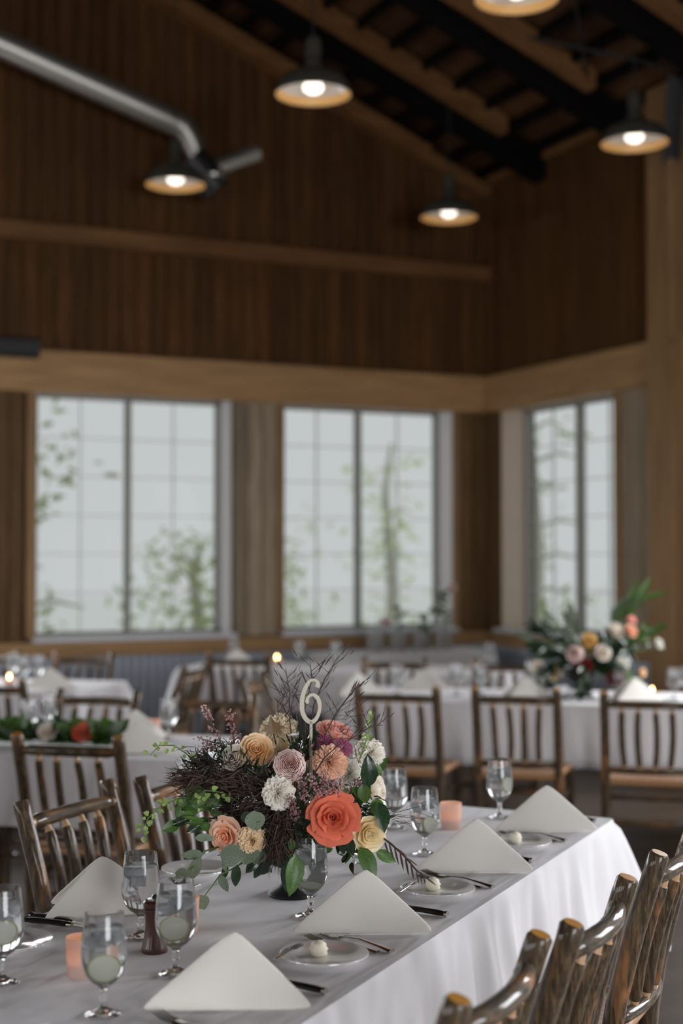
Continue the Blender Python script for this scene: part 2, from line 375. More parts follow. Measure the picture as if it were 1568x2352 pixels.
M['ground'] = plain('sunlit_gravel', (.92, .93, .90), rough=.9)
M['black'] = plain('black_plastic', (.008, .008, .009), rough=.5)
M['tablewood'] = plain('plywood_table', (.25, .17, .10), rough=.5)

# ------------------------------------------------------------------ the room
XR, YB, YF, XL = 6.79, 11.3, -6.5, -6.79
TH = 0.30                                            # wall thickness at the windows
EAVE, SLOPE = 5.08, 0.41
def roof_z(x): return EAVE + SLOPE * (XR - abs(x))
fl = MB().bbox((XL - .4, YF - .3, -.12), (XR + .4, YB + .4, 0)).build('floor', M['floor'], smooth=False); tag(fl, kind='structure')

def wall_with_holes(mb, u0, u1, z0, z1, holes, put):
    """boxes around rectangular holes [(ua, ub, za, zb)] sorted by u; put(lo_u,hi_u,lo_z,hi_z)"""
    u = u0
    for (a, b, za, zb) in holes:
        put(u, a, z0, z1); put(a, b, z0, za); put(a, b, zb, z1); u = b
    put(u, u1, z0, z1)
WZ0, WZ1 = 0.90, 2.90
BACK_WINDOWS = [(-3.80, -2.14), (-1.66, 0.0), (0.48, 2.14), (2.625, 4.285), (4.765, 6.435)]
SIDE_WINDOWS = sorted(RIGHT_WINDOWS + [(9.30, 11.03)])
mb = MB()
wall_with_holes(mb, XL - TH, XR + TH, 0, 5.0, [(a, b, WZ0, WZ1) for a, b in BACK_WINDOWS], lambda a, b, c, d: mb.bbox((a, YB + .03, c), (b, YB + TH + .06, d)))
# gable above
g = [(XL - TH, 5.0), (XR + TH, 5.0), (XR + TH, roof_z(XR + TH) + .1), (0, roof_z(0) + .1), (XL - TH, roof_z(XR + TH) + .1)]
mb.add([(x, YB + .03, z) for x, z in g] + [(x, YB + .36, z) for x, z in g], [(0, 1, 2, 3, 4), (9, 8, 7, 6, 5)] + [(i, i + 5, (i + 1) % 5 + 5, (i + 1) % 5) for i in range(5)])
wall_b = mb.build('wall_back', M['backing'], smooth=False); tag(wall_b, 'vertical pine board gable wall with tall windows', kind='structure')
mb = MB()
wall_with_holes(mb, YF, YB + .03, 0, 5.0, [(a, b, WZ0, WZ1) for a, b in SIDE_WINDOWS], lambda a, b, c, d: mb.bbox((XR + .03, a, c), (XR + TH + .06, b, d)))
mb.bbox((XR + .03, YF, 5.0), (XR + .36, YB + .03, 5.12))
wall_r = mb.build('wall_right', M['backing'], smooth=False); tag(wall_r, 'vertical board side wall with one tall window', kind='structure')
mb = MB()
wall_with_holes(mb, YF, YB + .03, 0, 5.12, [(a, b, WZ0, WZ1) for a, b in LEFT_WINDOWS], lambda a, b, c, d: mb.bbox((XL - .36, a, c), (XL, b, d)))
wl = mb.build('wall_left', M['board'], smooth=False); tag(wl, kind='structure')
mb = MB()
mb.bbox((XL, YF - .3, 0), (-.8, YF, 5.0)).bbox((3.8, YF - .3, 0), (XR, YF, 5.0)).bbox((-.8, YF - .3, 2.95), (3.8, YF, 5.0))
mb.add([(XL, YF - .15, 5.0), (XR, YF - .15, 5.0), (0, YF - .15, 7.9)], [(0, 1, 2)])
wf = mb.build('wall_front', M['board'], smooth=False); tag(wf, kind='structure')

def board_row(parent, axis, fixed, u0, u1, z0, z1fn, width, mat, proud=.0, rnd=random.Random(3)):
    """separate boards along a wall; axis 'x' = back wall, 'y' = right wall"""
    n = max(1, round((u1 - u0) / width)); w = (u1 - u0) / n
    for i in range(n):
        a, b = u0 + i * w + .004, u0 + (i + 1) * w - .004
        d = proud + rnd.uniform(0, .005)
        m = MB(); c = .004
        if axis == 'x':
            za, zb = z1fn(a), z1fn(b)
            f, k = fixed - d, fixed + .03
            m.add([(a, k, z0), (a, f + c, z0), (a + c, f, z0), (b - c, f, z0), (b, f + c, z0), (b, k, z0),
                   (a, k, za), (a, f + c, za), (a + c, f, za), (b - c, f, zb), (b, f + c, zb), (b, k, zb)],
                  [(i, i + 1, i + 7, i + 6) for i in range(5)] + [(0, 5, 4, 3, 2, 1), (6, 7, 8, 9, 10, 11)])
        else:
            zt = z1fn(a); f, k = fixed - d, fixed + .03
            m.add([(k, a, z0), (f + c, a, z0), (f, a + c, z0), (f, b - c, z0), (f + c, b, z0), (k, b, z0),
                   (k, a, zt), (f + c, a, zt), (f, a + c, zt), (f, b - c, zt), (f + c, b, zt), (k, b, zt)],
                  [(i + 6, i + 7, i + 1, i) for i in range(5)] + [(1, 2, 3, 4, 5, 0), (11, 10, 9, 8, 7, 6)])
        m.build('board', mat, parent, smooth=False)
HDR0, HDR1, UB0, UB1 = 2.90, 3.205, 4.08, 4.225
board_row(wall_b, 'x', YB, 0.9, XR, UB1 - .02, lambda x: roof_z(x) - .02, .135, M['board'])
board_row(wall_b, 'x', YB, 0.9, XR, HDR1 - .02, lambda x: UB0 + .02, .135, M['board'])
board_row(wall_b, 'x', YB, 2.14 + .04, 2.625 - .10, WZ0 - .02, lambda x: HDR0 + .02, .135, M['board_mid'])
board_row(wall_b, 'x', YB, 4.285 + .02, 4.765 - .06, WZ0 - .02, lambda x: HDR0 + .02, .135, M['board_grey'])
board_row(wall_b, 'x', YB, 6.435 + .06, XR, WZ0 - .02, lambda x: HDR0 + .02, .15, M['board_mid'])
board_row(wall_r, 'y', XR, 5.2, YB, HDR1 - .02, lambda y: EAVE + .02, .135, M['board'])
board_row(wall_r, 'y', XR, 8.69, 9.30 - .06, .75, lambda y: HDR0 + .02, .135, M['board_grey'])
board_row(wall_r, 'y', XR, 7.05, 8.39, 0.0, lambda y: HDR0 + .02, .135, M['board_grey'])
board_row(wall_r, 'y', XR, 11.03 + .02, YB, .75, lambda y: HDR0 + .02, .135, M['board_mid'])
mb = MB().bbox((XL, YB - .005, .9), (.9, YB + .03, 7.4)).bbox((-4, YB - .005, 5), (.9, YB + .03, 7.5))
# plain boarded stretches beyond the picture
mb = MB()
for (a, b) in [(XL, -3.8), (-2.14, -1.66), (0.0, .48)]: mb.bbox((a, YB, 0), (b, YB + .03, HDR0))
mb.add([(XL, YB, HDR0), (.9, YB, HDR0), (.9, YB, roof_z(.9)), (0, YB, roof_z(0)), (XL, YB, EAVE)], [(0, 1, 2, 3, 4)])
mb.build('boarding', M['board'], wall_b, smooth=False)
mb = MB()
for (a, b) in [(YF, -3.95), (-2.25, -.85), (.85, 2.25), (3.95, 5.35)]: mb.bbox((XR, a, 0), (XR + .03, b, HDR0))
mb.bbox((XR, YF, HDR0), (XR + .03, 5.2, EAVE)); mb.bbox((XR, 5.35, 0), (XR + .03, 7.05, WZ0))
mb.build('boarding', M['board'], wall_r, smooth=False)

mb = MB(); n = 170; y0_, y1_ = 8.69, YB
pr = [(XR - .018 + .012 * math.sin(2 * math.pi * (y1_ - y0_) * i / n / .073), y0_ + (y1_ - y0_) * i / n) for i in range(n + 1)]
mb.add([(x, y, 0) for x, y in pr] + [(x, y, .75) for x, y in pr], [(i, i + 1, n + 2 + i, n + 1 + i) for i in range(n)])
mb.build('corrugated_wainscot', M['corrugated'], wall_r)
# header beams, ledger, trims
def trim(name, lo, hi, mat, label, axis, b=.012):
    o = MB().chamfer(lo, hi, b, axis).build(name, mat, smooth=False); tag(o, label, kind='structure'); return o
trim('trim_1', (XL, YB - .07, HDR0 - .03), (XR, YB + .02, HDR1), M['timber'], 'pale knotty timber header beam over back windows', 0)
trim('trim_2', (XR - .07, YF, HDR0 - .03), (XR + .02, YB, HDR1), M['timber_y'], 'pale timber header beam over side window', 1)
trim('trim_3', (XL, YB - .09, UB0), (XR, YB + .02, UB1), M['rafter_pale'], 'narrow brown ledger beam high on back wall', 0)
trim('trim_4', (2.545, YB - .03, WZ0), (2.625, YB + .02, HDR0), M['timber_z'], 'pale casing left of the first back window', 2)
trim('trim_5', (XR - .16, 8.39, 0), (XR + .02, 8.69, EAVE), M['timber_z'], 'heavy timber post on side wall', 2)
trim('trim_6', (6.435, YB - .03, WZ0), (6.50, YB + .02, HDR0), M['timber_z'], 'casing right of second back window', 2)
trim('trim_7', (4.705, YB - .03, WZ0), (4.765, YB + .02, HDR0), M['timber_z'], 'casing left of second back window', 2)
trim('trim_8', (XL, YB - .045, .745), (XR, YB + .02, .872), M['timber'], 'timber rail under back window sills', 0)
trim('trim_9', (XR - .03, 9.23, WZ0), (XR + .02, 9.30, HDR0), M['timber_z'], 'casing at near side of side window', 2)
trim('trim_11', (XR - .045, 8.69, .745), (XR + .02, YB, .872), M['timber_y'], 'timber rail under side window sill', 1)
trim('trim_10', (XR - .05, YF, EAVE - .10), (XR + .02, YB, EAVE + .06), M['rafter_pale'], 'brown wall plate under roof', 1)
# corrugated wainscot
mb = MB(); n = 600; x0, x1 = -2.0, XR
prof = [(x0 + (x1 - x0) * i / n, YB - .018 + .012 * math.sin(2 * math.pi * (x1 - x0) * i / n / .073)) for i in range(n + 1)]
vs = [(x, y, 0.0) for x, y in prof] + [(x, y, .75) for x, y in prof] + [(x, YB + .03, 0.0) for x, y in prof[::n]] 
mb.add(vs[:2 * (n + 1)], [(i, i + 1, n + 2 + i, n + 1 + i) for i in range(n)])
mb.build('corrugated_wainscot', M['corrugated'], wall_b)

# windows
def make_window(idx, axis, u0, u1, fixed, label, full=True):
    """glazing plane set back by TH from the inner wall face"""
    W_ = empty('window_%d' % idx); tag(W_, label, kind='structure')
    def put(ulo, uhi, dlo, dhi, zlo, zhi):
        return ((ulo, fixed + dlo, zlo), (uhi, fixed + dhi, zhi)) if axis == 'x' else ((fixed + dlo, ulo, zlo), (fixed + dhi, uhi, zhi))
    def part(name, mat, *boxes):
        m = MB()
        for b in boxes: m.bbox(*put(*b))
        return m.build(name, mat, W_, smooth=False)
    z0, z1 = WZ0, WZ1
    part('reveal', M['reveal_wood'] if axis == 'y' else M['reveal'], (u0, u0 + .012, .0, TH, z0, z1), (u1 - .012, u1, .0, TH, z0, z1), (u0, u1, .0, TH, z1 - .012, z1))
    part('sill', M['sill'], (u0 - .03, u1 + .03, -.08, TH, z0 - .028, z0 + .006))
    f = .035
    part('frame', M['sash'], (u0 + .012, u0 + .012 + f, TH - .06, TH, z0, z1), (u1 - .012 - f, u1 - .012, TH - .06, TH, z0, z1), (u0, u1, TH - .06, TH, z1 - .045, z1), (u0, u1, TH - .06, TH, z0, z0 + .035))
    uc = (u0 + u1) / 2
    part('mullion', M['sash'], (uc - .022, uc + .022, TH - .075, TH, z0 + .03, z1 - .03))
    if not full:
        part('pane', M['pane'], (u0 + .04, uc - .02, TH - .03, TH - .026, z0 + .03, z1 - .04)); part('pane', M['pane'], (uc + .02, u1 - .04, TH - .03, TH - .026, z0 + .03, z1 - .04)); return
    us = [u0 + .047, (u0 + .047 + uc - .022) / 2, uc - .022, uc + .022, (uc + .022 + u1 - .047) / 2, u1 - .047]
    zs = [z0 + .035 + (z1 - .045 - z0 - .035) * k / 6 for k in range(7)]
    for c in (1, 4): part('muntin', M['muntin'], (us[c] - .004, us[c] + .004, TH - .045, TH - .02, zs[0], zs[-1]))
    for k in range(1, 6): part('muntin', M['muntin'], (us[0], us[-1], TH - .043, TH - .022, zs[k] - .0035, zs[k] + .0035))
    for (a, b) in [(us[0], us[1]), (us[1], us[2]), (us[3], us[4]), (us[4], us[5])]:
        for k in range(6): part('pane', M['pane'], (a + .003, b - .003, TH - .034, TH - .030, zs[k] + .003, zs[k + 1] - .003))
make_window(1, 'x', 2.625, 4.285, YB, 'left tall multi-pane window in back wall')
make_window(2, 'x', 4.765, 6.435, YB, 'right tall multi-pane window in back wall')
make_window(3, 'y', 9.30, 11.03, XR, 'tall multi-pane window in side wall beyond the corner')
k = 4
for (a, b) in BACK_WINDOWS[:3]: make_window(k, 'x', a, b, YB, 'tall window in back wall beyond the left of the picture', False); k += 1
for (a, b) in RIGHT_WINDOWS: make_window(k, 'y', a, b, XR, 'tall window in side wall nearer the camera', False); k += 1

# roof
ceil_ = empty('ceiling'); tag(ceil_, 'open pitched roof with dark purlins over brown deck boards', kind='structure')
slope_a = math.atan(SLOPE)
nP = 24; step = (XR + .3) / nP
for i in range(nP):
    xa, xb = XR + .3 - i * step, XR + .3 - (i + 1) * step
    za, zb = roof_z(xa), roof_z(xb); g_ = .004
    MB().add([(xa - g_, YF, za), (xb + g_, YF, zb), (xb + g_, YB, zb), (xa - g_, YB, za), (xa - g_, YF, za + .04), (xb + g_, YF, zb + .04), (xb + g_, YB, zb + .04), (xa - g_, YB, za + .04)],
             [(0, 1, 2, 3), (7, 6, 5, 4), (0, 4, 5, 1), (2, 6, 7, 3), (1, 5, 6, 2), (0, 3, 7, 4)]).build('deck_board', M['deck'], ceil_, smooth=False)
rot = Matrix.Rotation(slope_a, 3, 'Y')
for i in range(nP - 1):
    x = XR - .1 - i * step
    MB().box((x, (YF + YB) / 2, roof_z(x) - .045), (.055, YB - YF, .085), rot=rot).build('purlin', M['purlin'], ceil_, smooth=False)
ol = MB()
ol.add([(0, YF, roof_z(0)), (XL - .3, YF, roof_z(XL - .3)), (XL - .3, YB, roof_z(XL - .3)), (0, YB, roof_z(0))], [(0, 1, 2, 3)])
ol.add([(0, YF - .4, roof_z(0) + .12), (XL - .5, YF - .4, roof_z(XL - .3) + .06), (XL - .5, YB + .5, roof_z(XL - .3) + .06), (0, YB + .5, roof_z(0) + .12), (XR + .5, YB + .5, roof_z(XR + .5) + .12), (XR + .5, YF - .4, roof_z(XR + .5) + .12)], [(0, 1, 2, 3), (0, 3, 4, 5)])
ol.build('roof_cover', M['deck'], ceil_, smooth=False)
def rafter(y0, y1, x0, x1, drop0, drop1, mat, name):
    """member following the roof slope; x0 lower end, x1 upper end, drops below deck"""
    v = []
    for x in (x0, x1):
        for y in (y0, y1):
            v += [(x, y, roof_z(x) - drop0), (x, y, roof_z(x) - drop1)]
    return MB().add(v, [(0, 2, 3, 1), (4, 5, 7, 6), (0, 1, 5, 4), (2, 6, 7, 3), (0, 4, 6, 2), (1, 3, 7, 5)]).build(name, mat, ceil_, smooth=False)
yr = 10.47; ri = 0
while yr > YF:
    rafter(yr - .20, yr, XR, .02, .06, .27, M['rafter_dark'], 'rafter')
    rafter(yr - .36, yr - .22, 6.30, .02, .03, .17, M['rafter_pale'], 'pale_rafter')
    yr -= 1.26
rafter(YB - .14, YB - .005, 6.15, .02, .09, .24, M['rafter_pale'], 'pale_rafter')
MB().tube([(6.15, YB - .08, roof_z(6.15) - .2), (XR - .02, YB - .08, EAVE - .18)], .075, 4).build('brace', M['rafter_pale'], ceil_, smooth=False)
MB().tube([(XR - .05, 8.54, 4.3), (XR - .25, 8.2, 5.05)], .07, 6).build('bracket', M['darkmetal'], ceil_)
for (xa, ya, xb, yb) in [(6.7, 8.0, 5.3, 9.2), (6.6, 9.3, 5.5, 8.0)]:
    MB().tube([(xa, ya, roof_z(xa) - .12), (xb, yb, roof_z(xb) - .12)], .014, 6).build('cross_brace', M['darkmetal'], ceil_)

# outside
gr = MB().bbox((-30, YB + .5, -.5), (50, YB + 50, -.3)).bbox((XR + .5, -30, -.5), (50, YB + .5, -.3)).build('gravel_ground', M['ground'], smooth=False); tag(gr, 'pale bright ground outside the windows', kind='structure')

# ------------------------------------------------------------------ trees outside
def tree(loc, h, spread, nl, label, seed):
    rnd = random.Random(seed); t = empty('tree', loc)
    MB().tube([(0, 0, 0), (.1, .05, h * .4), (0, .1, h * .8), (.05, 0, h)], [.11, .09, .05, .02], 7).build('trunk', M['trunk'], t)
    br = MB()
    for i in range(9):
        z = h * (.2 + .75 * i / 9); a = rnd.uniform(0, 6.28); l = spread * (1.1 - .6 * z / h)
        br.tube([(0, .05, z), (math.cos(a) * l * .5, math.sin(a) * l * .5, z + .12), (math.cos(a) * l, math.sin(a) * l, z + .05)], [.03, .02, .008], 5)
    br.build('branches', M['trunk'], t)
    lf = MB()
    for c in range(22):
        z = h * rnd.uniform(.12, 1.0); a = rnd.uniform(0, 6.28); l = spread * rnd.uniform(.15, 1) * (1.15 - .6 * z / h)
        cc = Vector((math.cos(a) * l, math.sin(a) * l, z))
        for q in range(nl):
            p = cc + Vector((rnd.gauss(0, .22), rnd.gauss(0, .22), rnd.gauss(0, .13))); d = Vector((rnd.uniform(-1, 1), rnd.uniform(-1, 1), rnd.uniform(-1, 1))).normalized(); e = d.orthogonal().normalized(); s = rnd.uniform(.05, .1)
            lf.add([p - d * s, p + e * s * .45, p + d * s, p - e * s * .45], [(0, 1, 2, 3)])
    tag(lf.build('foliage', M['tree_leaf'], t, smooth=False), kind='stuff'); tag(t, label, 'tree', 'trees outside the windows')
tree((3.1, 14.2, -.3), 4.6, .95, 15, 'pale green tree outside, at left edge of the left window', 1)
tree((5.2, 14.8, -.3), 2.0, .75, 16, 'small green tree outside between the two back windows', 2)
tree((7.15, 17.6, -.3), 2.5, 1.0, 18, 'bushy green tree outside, low in the right back window', 3)
tree((9.3, 14.4, -.3), 4.8, .8, 15, 'slender tree outside, left half of side window', 5)
tree((12.2, 13.0, -.3), 3.6, .9, 15, 'leafy tree outside, right half of side window', 6)
tree((8.9, 17.4, -.3), 3.4, .55, 9, 'thin tree outside, right edge of right back window', 8)

# ------------------------------------------------------------------ pendant lamps, duct, speaker
def lamp_meshes():
    out = [(.03, .25), (.05, .21), (.06, .16), (.13, .135), (.19, .105), (.225, .06), (.238, .0)]
    inn = [(.226, .055), (.19, .098), (.13, .127), (.05, .14), (0.0, .142)]
    return (MB().lathe(out, 32, caps=False).mesh('shade', M['shade_out'], True, 50), MB().lathe(inn, 32, caps=False).mesh('reflector', M['shade_in'], True, 60),
            MB().lathe([(0, .004), (.035, .010), (.058, .026), (.065, .046), (.052, .075), (.03, .105), (.02, .135)], 16).mesh('bulb', M['bulb']),
            MB().lathe([(.035, .24), (.05, .25), (.05, .32), (.042, .35), (.015, .36)], 16).mesh('ballast_cap', M['shade_out'], True, 50),
            MB().lathe([(.234, -.002), (.242, -.002), (.244, .006), (.236, .008)], 32, closed=True).mesh('rim', M['shade_out'], True, 50),
            MB().lathe([(.233, .0), (.226, .055)], 32, caps=False).mesh('amber_lip', M['skirt'], True, 60))
LM = lamp_meshes()
for (x, y, z, lab) in [(3.57, 8.0, 4.43, 'large white-lit pendant lamp nearest the middle of the roof'), (3.53, 10.55, 4.46, 'lit pendant lamp hanging below the end of the silver duct'),
                       (5.77, 10.18, 4.35, 'lit pendant lamp hanging nearest the room corner'), (6.02, 8.01, 4.43, 'lit pendant lamp in front of the side wall at right'),
                       (4.21, 6.66, 4.66, 'pendant lamp cut off by the top edge of the picture')]:
    t = empty('pendant_lamp', (x, y, z)); tag(t, lab, 'lamp', 'pendant barn lamps')
    for nm, me in zip(('shade', 'reflector', 'bulb', 'ballast_cap', 'rim', 'amber_lip'), LM): inst(nm, me, t)
    MB().tube([(0, 0, .35), (0, 0, roof_z(x) - z)], .006, 6).build('hanging_rod', M['darkmetal'], t)
DY = 10.86; DK = DY / 10.05
dp = [Vector((x * DK, DY, EYE + (z - EYE) * DK)) for x, z in ((-.6, 5.99), (3.33, 4.80))]
t = empty('ceiling_duct', dp[1]); tag(t, 'round galvanised duct sloping down from upper left to a dark vent unit', 'duct')
def rel(p): return Vector((p[0] * DK, p[1], EYE + (p[2] - EYE) * DK)) - dp[1]
dm = MB(); n = 30; pts = [dp[0].lerp(dp[1], i / n) - dp[1] for i in range(n + 1)]
dm.tube(pts, .104, 20); dm.build('pipe', M['galv'], t)
for i in range(1, n, 2):
    d_ = (pts[1] - pts[0]).normalized()
    MB().tube([pts[i] - d_ * .006, pts[i] + d_ * .006], .108, 20).build('seam', M['galv'], t)
MB().tube([rel((3.30, DY, 4.81)), rel((3.42, DY, 4.77)), rel((3.48, DY, 4.68)), rel((3.555, DY, 4.52)), rel((3.57, DY, 4.46))], [.106, .104, .096, .08, .075], 18).build('elbow', M['galv'], t)
MB().tube([rel((3.46, DY - .05, 4.50)), rel((3.66, DY - .1, 4.30))], [.16, .13], 20).build('vent_drum', M['darkmetal'], t)
MB().tube([rel((3.66, DY - .08, 4.47)), rel((3.98, DY - .10, 4.62))], [.065, .075], 16).build('outlet_nozzle', M['galv'], t)
MB().lathe([(.12, 0), (.125, .02), (.09, .03), (.05, .03)], 20, center=rel((3.60, DY - .16, 4.36))).build('collar', M['galv'], t)
sp = MB().chamfer((2.22, YB - .22, 3.12), (2.60, YB - .095, 3.27), .02, 0).build('wall_speaker', M['black'], smooth=False); tag(sp, 'black bar-shaped speaker mounted on the header beam at left', 'speaker')

# ------------------------------------------------------------------ hickory chairs
def log(mb, p0, p1, r0, r1, seg=10, n=6, bend=(0, 0, 0), seed=0, wob=.10, tenon=.0):
    p0, p1 = Vector(p0), Vector(p1); bend = Vector(bend); pts = []; rad = []
    for i in range(n + 1):
        t = i / n; b = 4 * t * (1 - t)
        j = Vector((noise.noise((seed, t * 3, 1)), noise.noise((seed, t * 3, 5)), 0)) * .006 * (1 if 0 < i < n else 0)
        pts.append(p0.lerp(p1, t) + bend * b + j); rad.append(r0 + (r1 - r0) * t + .0025 * noise.noise((seed * 2.1, t * 5, 9)))
    mb.tube(pts, rad, seg, wob=wob, seed=seed)
    return pts, rad
def chair_meshes(seed, bow=.034):
    S = {}
    rnd = random.Random(seed)
    for k, sx in enumerate((-1, 1)):                                  # back posts: bent at the seat, sawn ends on top
        x = sx * .205; m = MB()
        P = [(x * .98, .03, 0), (x, .015, .2), (x, 0, .42), (x * 1.0, -.022, .55), (x, -.065, .72), (x, -.112, .865), (x, -.121, .894), (x, -.123, .900)]
        Rr = [.021, .023, .0245, .0245, .0245, .0240, .0235, .019]
        m.tube(P, Rr, 12, wob=.10, seed=seed + k, capmi=1); S['back_post%d' % k] = m.mesh('back_post', [M['bark'], M['endgrain']], True, 50)
    m = MB(); n = 14; pts = []; rad = []
    for i in range(n + 1):
        t = i / n; x = -.19 + .38 * t; b = 1 - (2 * t - 1) ** 2
        pts.append((x, -.098 - bow * b, .838 + .004 * b)); rad.append(.0205 if 0 < i < n else .014)
    m.tube(pts, rad, 12, wob=.09, seed=seed + 5); S['top_rail'] = m.mesh('top_rail', M['bark_x'], True, 60)
    for sx in (-1, 1): S['rail_tenon%d' % (sx + 1)] = MB().tube([(sx * .205, -.096, .838), (sx * .186, -.099, .838)], .0165, 10).mesh('rail_tenon', M['tenon'])
    for i in range(4):
        x = -.118 + .236 * i / 3; b = 1 - (x / .19) ** 2
        xb = x * .92; m = MB()
        top = Vector((x, -.097 - (bow - .003) * b, .824)); bot = Vector((xb, -.02 - .03 * b, .515)); d_ = top - bot; bw = Vector((rnd.uniform(-.01, .01), .012, 0))
        ptl = [bot.lerp(top, q) + bw * (4 * q * (1 - q)) for q in (0, .05, .1, .3, .5, .7, .88, .94, 1)]
        r_ = rnd.uniform(.0145, .0175)
        m.tube(ptl[1:8], [r_ * .8, r_, r_, r_ * 1.03, r_, r_, r_ * .86], 10, wob=.12, seed=seed + 10 + i, mi=0, capmi=1)
        m.tube(ptl[6:], [r_ * .9, r_ * .72, r_ * .5], 8, mi=1); m.tube(ptl[:3], [r_ * .55, r_ * .7, r_ * .85], 8, mi=1)
        S['spindle%d' % i] = m.mesh('spindle', [M['bark'], M['tenon']], True, 60)
    m = MB(); pts = []
    for i in range(9):
        t = i / 8; b = 1 - (2 * t - 1) ** 2; pts.append((-.2 + .4 * t, -.012 - .035 * b, .505))
    m.tube(pts, .0175, 10, wob=.1, seed=seed + 20); S['lower_rail'] = m.mesh('lower_rail', M['bark_x'])
    for k, sx in enumerate((-1, 1)):
        m = MB(); log(m, (sx * .235, .40, 0), (sx * .225, .39, .445), .021, .0225, 12, 5, seed=seed + 30 + k); S['front_leg%d' % k] = m.mesh('front_leg', M['bark'], True, 50)
    # seat: dished woven panel with four rounded rails
    m = MB(); N_ = 10; vs = []; fs = []
    for j in range(N_ + 1):
        for i in range(N_ + 1):
            u, v = i / N_, j / N_; hw = .19 + .035 * v; x = (2 * u - 1) * hw; y = .0 + .41 * v
            e = min(1, 4 * min(u, 1 - u, v, 1 - v) + .0)
            vs.append((x, y, .452 - .016 * math.sin(math.pi * u) * math.sin(math.pi * v)))
    fs = [(j * (N_ + 1) + i, j * (N_ + 1) + i + 1, (j + 1) * (N_ + 1) + i + 1, (j + 1) * (N_ + 1) + i) for j in range(N_) for i in range(N_)]
    m.add(vs, fs); m.add([(x, y, z - .02) for x, y, z in vs], [tuple(reversed(f)) for f in fs])
    c = [(-.19, 0), (.19, 0), (.225, .41), (-.225, .41)]
    for a, b in zip(c, c[1:] + c[:1]): m.tube([(a[0], a[1], .444), (b[0], b[1], .444)], .017, 10)
    S['seat'] = m.mesh('seat', M['seat'], True, 60)
    def st(nm, p0, p1, r=.0125): m_ = MB(); log(m_, p0, p1, r, r, 8, 4, seed=seed + len(S)); S[nm] = m_.mesh('stretcher', M['bark_x'])
    st('s1', (-.205, .02, .20), (-.23, .40, .22)); st('s2', (.205, .02, .20), (.23, .40, .22)); st('s3', (-.205, .02, .32), (-.23, .40, .33)); st('s4', (.205, .02, .32), (.23, .40, .33))
    st('s5', (-.23, .395, .17), (.23, .395, .17)); st('s6', (-.23, .395, .30), (.23, .395, .30)); st('s7', (-.2, .015, .24), (.2, .015, .24))
    return S
M['bark_x'] = M['bark'].copy(); M['bark_x'].name = 'varnished_hickory_bark_rail'
for nd in M['bark_x'].node_tree.nodes:
    if nd.type == 'MAPPING': s_ = nd.inputs['Scale'].default_value; nd.inputs['Scale'].default_value = (s_[2], s_[0], s_[0])
CM = [chair_meshes(11), chair_meshes(57), chair_meshes(83, .004)]
PARTN = {'s1': 'stretcher', 's2': 'stretcher', 's3': 'stretcher', 's4': 'stretcher', 's5': 'stretcher', 's6': 'stretcher', 's7': 'stretcher'}
NCH = [0]
def chair(top_mid, facing, label, group, var=None):
    """top_mid: ground position under the middle of the two post tops; facing: direction the sitter looks"""
    fd = Vector(facing).normalized(); pos = Vector(top_mid) + fd * .122; pos.z = 0
    t = empty('hickory_chair', pos, math.atan2(-fd.x, fd.y)); tag(t, label, 'chair', group)
    S = CM[NCH[0] % 2 if var is None else var]; NCH[0] += 1
    for k_, me in S.items(): inst(PARTN.get(k_, k_.rstrip('0123456789')), me, t)
    return t
g1 = 'log chairs along the front table'; g2 = 'log chairs around the rear tables'
def tc(l, r): return (TD * l[0] + TN * l[1] + TD * r[0] + TN * r[1]) / 2
chair(tc((2.06, -.78), (2.468, -.779)), -TN, 'hickory log chair right of front table, nearest the camera', g1)
chair(tc((2.567, -.76), (2.98, -.736)), -TN, 'hickory log chair right of front table, second from the camera', g1)
chair(tc((3.25, -.747), (3.66, -.74)), -TN, 'hickory log chair right of front table, cut by right picture edge', g1)
chair(tc((3.178, -2.50), (3.576, -2.463)), TN, 'hickory log chair left of front table, nearest the camera', g1, 2)
chair(tc((3.676, -2.42), (4.08, -2.43)), TN, 'hickory log chair left of front table, half hidden by the bouquet', g1, 2)
def ec(l, r): return (EE * l[0] + EF * l[1] + EE * r[0] + EF * r[1]) / 2
chair(ec((-2.47, 4.91), (-2.07, 4.97)), EF, 'log chair at near side of greenery-garland table, left', g2)
chair(ec((-3.22, 4.92), (-2.82, 4.92)), EF, 'log chair at garland table mostly beyond left picture edge, orange seat corner showing', g2)
chair(ec((-1.67, 7.12), (-1.26, 7.16)), EF, 'log chair behind bouquet, leftmost of three at table with large centrepiece', g2)
chair(ec((-1.07, 7.17), (-0.655, 7.2)), EF, 'log chair in middle of three before table with large centrepiece', g2)
chair(ec((-0.42, 7.10), (-0.01, 7.13)), EF, 'log chair rightmost of three before table with large centrepiece', g2)
chair(ec((-2.46, 6.58), (-2.05, 6.62)), -EF, 'log chair at far side of garland table, just left of bouquet', g2)
chair(ec((-3.08, 6.62), (-2.68, 6.66)), -EF, 'log chair at far side of garland table, behind glass goblets', g2)
chair(ec((-3.92, 7.05), (-3.50, 7.05)), EF, 'log chair at near side of far left table, at left picture edge', g2)
chair(ec((-4.25, 9.1), (-3.84, 9.07)), -EF, 'log chair against the corrugated wall behind far left table', g2)
chair(ec((-4.95, 9.1), (-4.55, 9.07)), -EF, 'log chair at far side of far left table, at left picture edge', g2)
chair(EE * -2.98 + EF * 8.36, -EE, 'log chair seen side-on at end of far left table', g2)
chair(ec((-3.19, 9.2), (-2.78, 9.22)), EF, 'log chair in front of middle rear table, beside corrugated wall', g2)
chair(EE * -2.42 + EF * 7.72, EE, 'log chair turned side-on at left end of centrepiece table', g2)
chair(ec((-2.09, 9.16), (-1.69, 9.18)), -EF, 'log chair at far side of centrepiece table, behind the white napkin', g2)
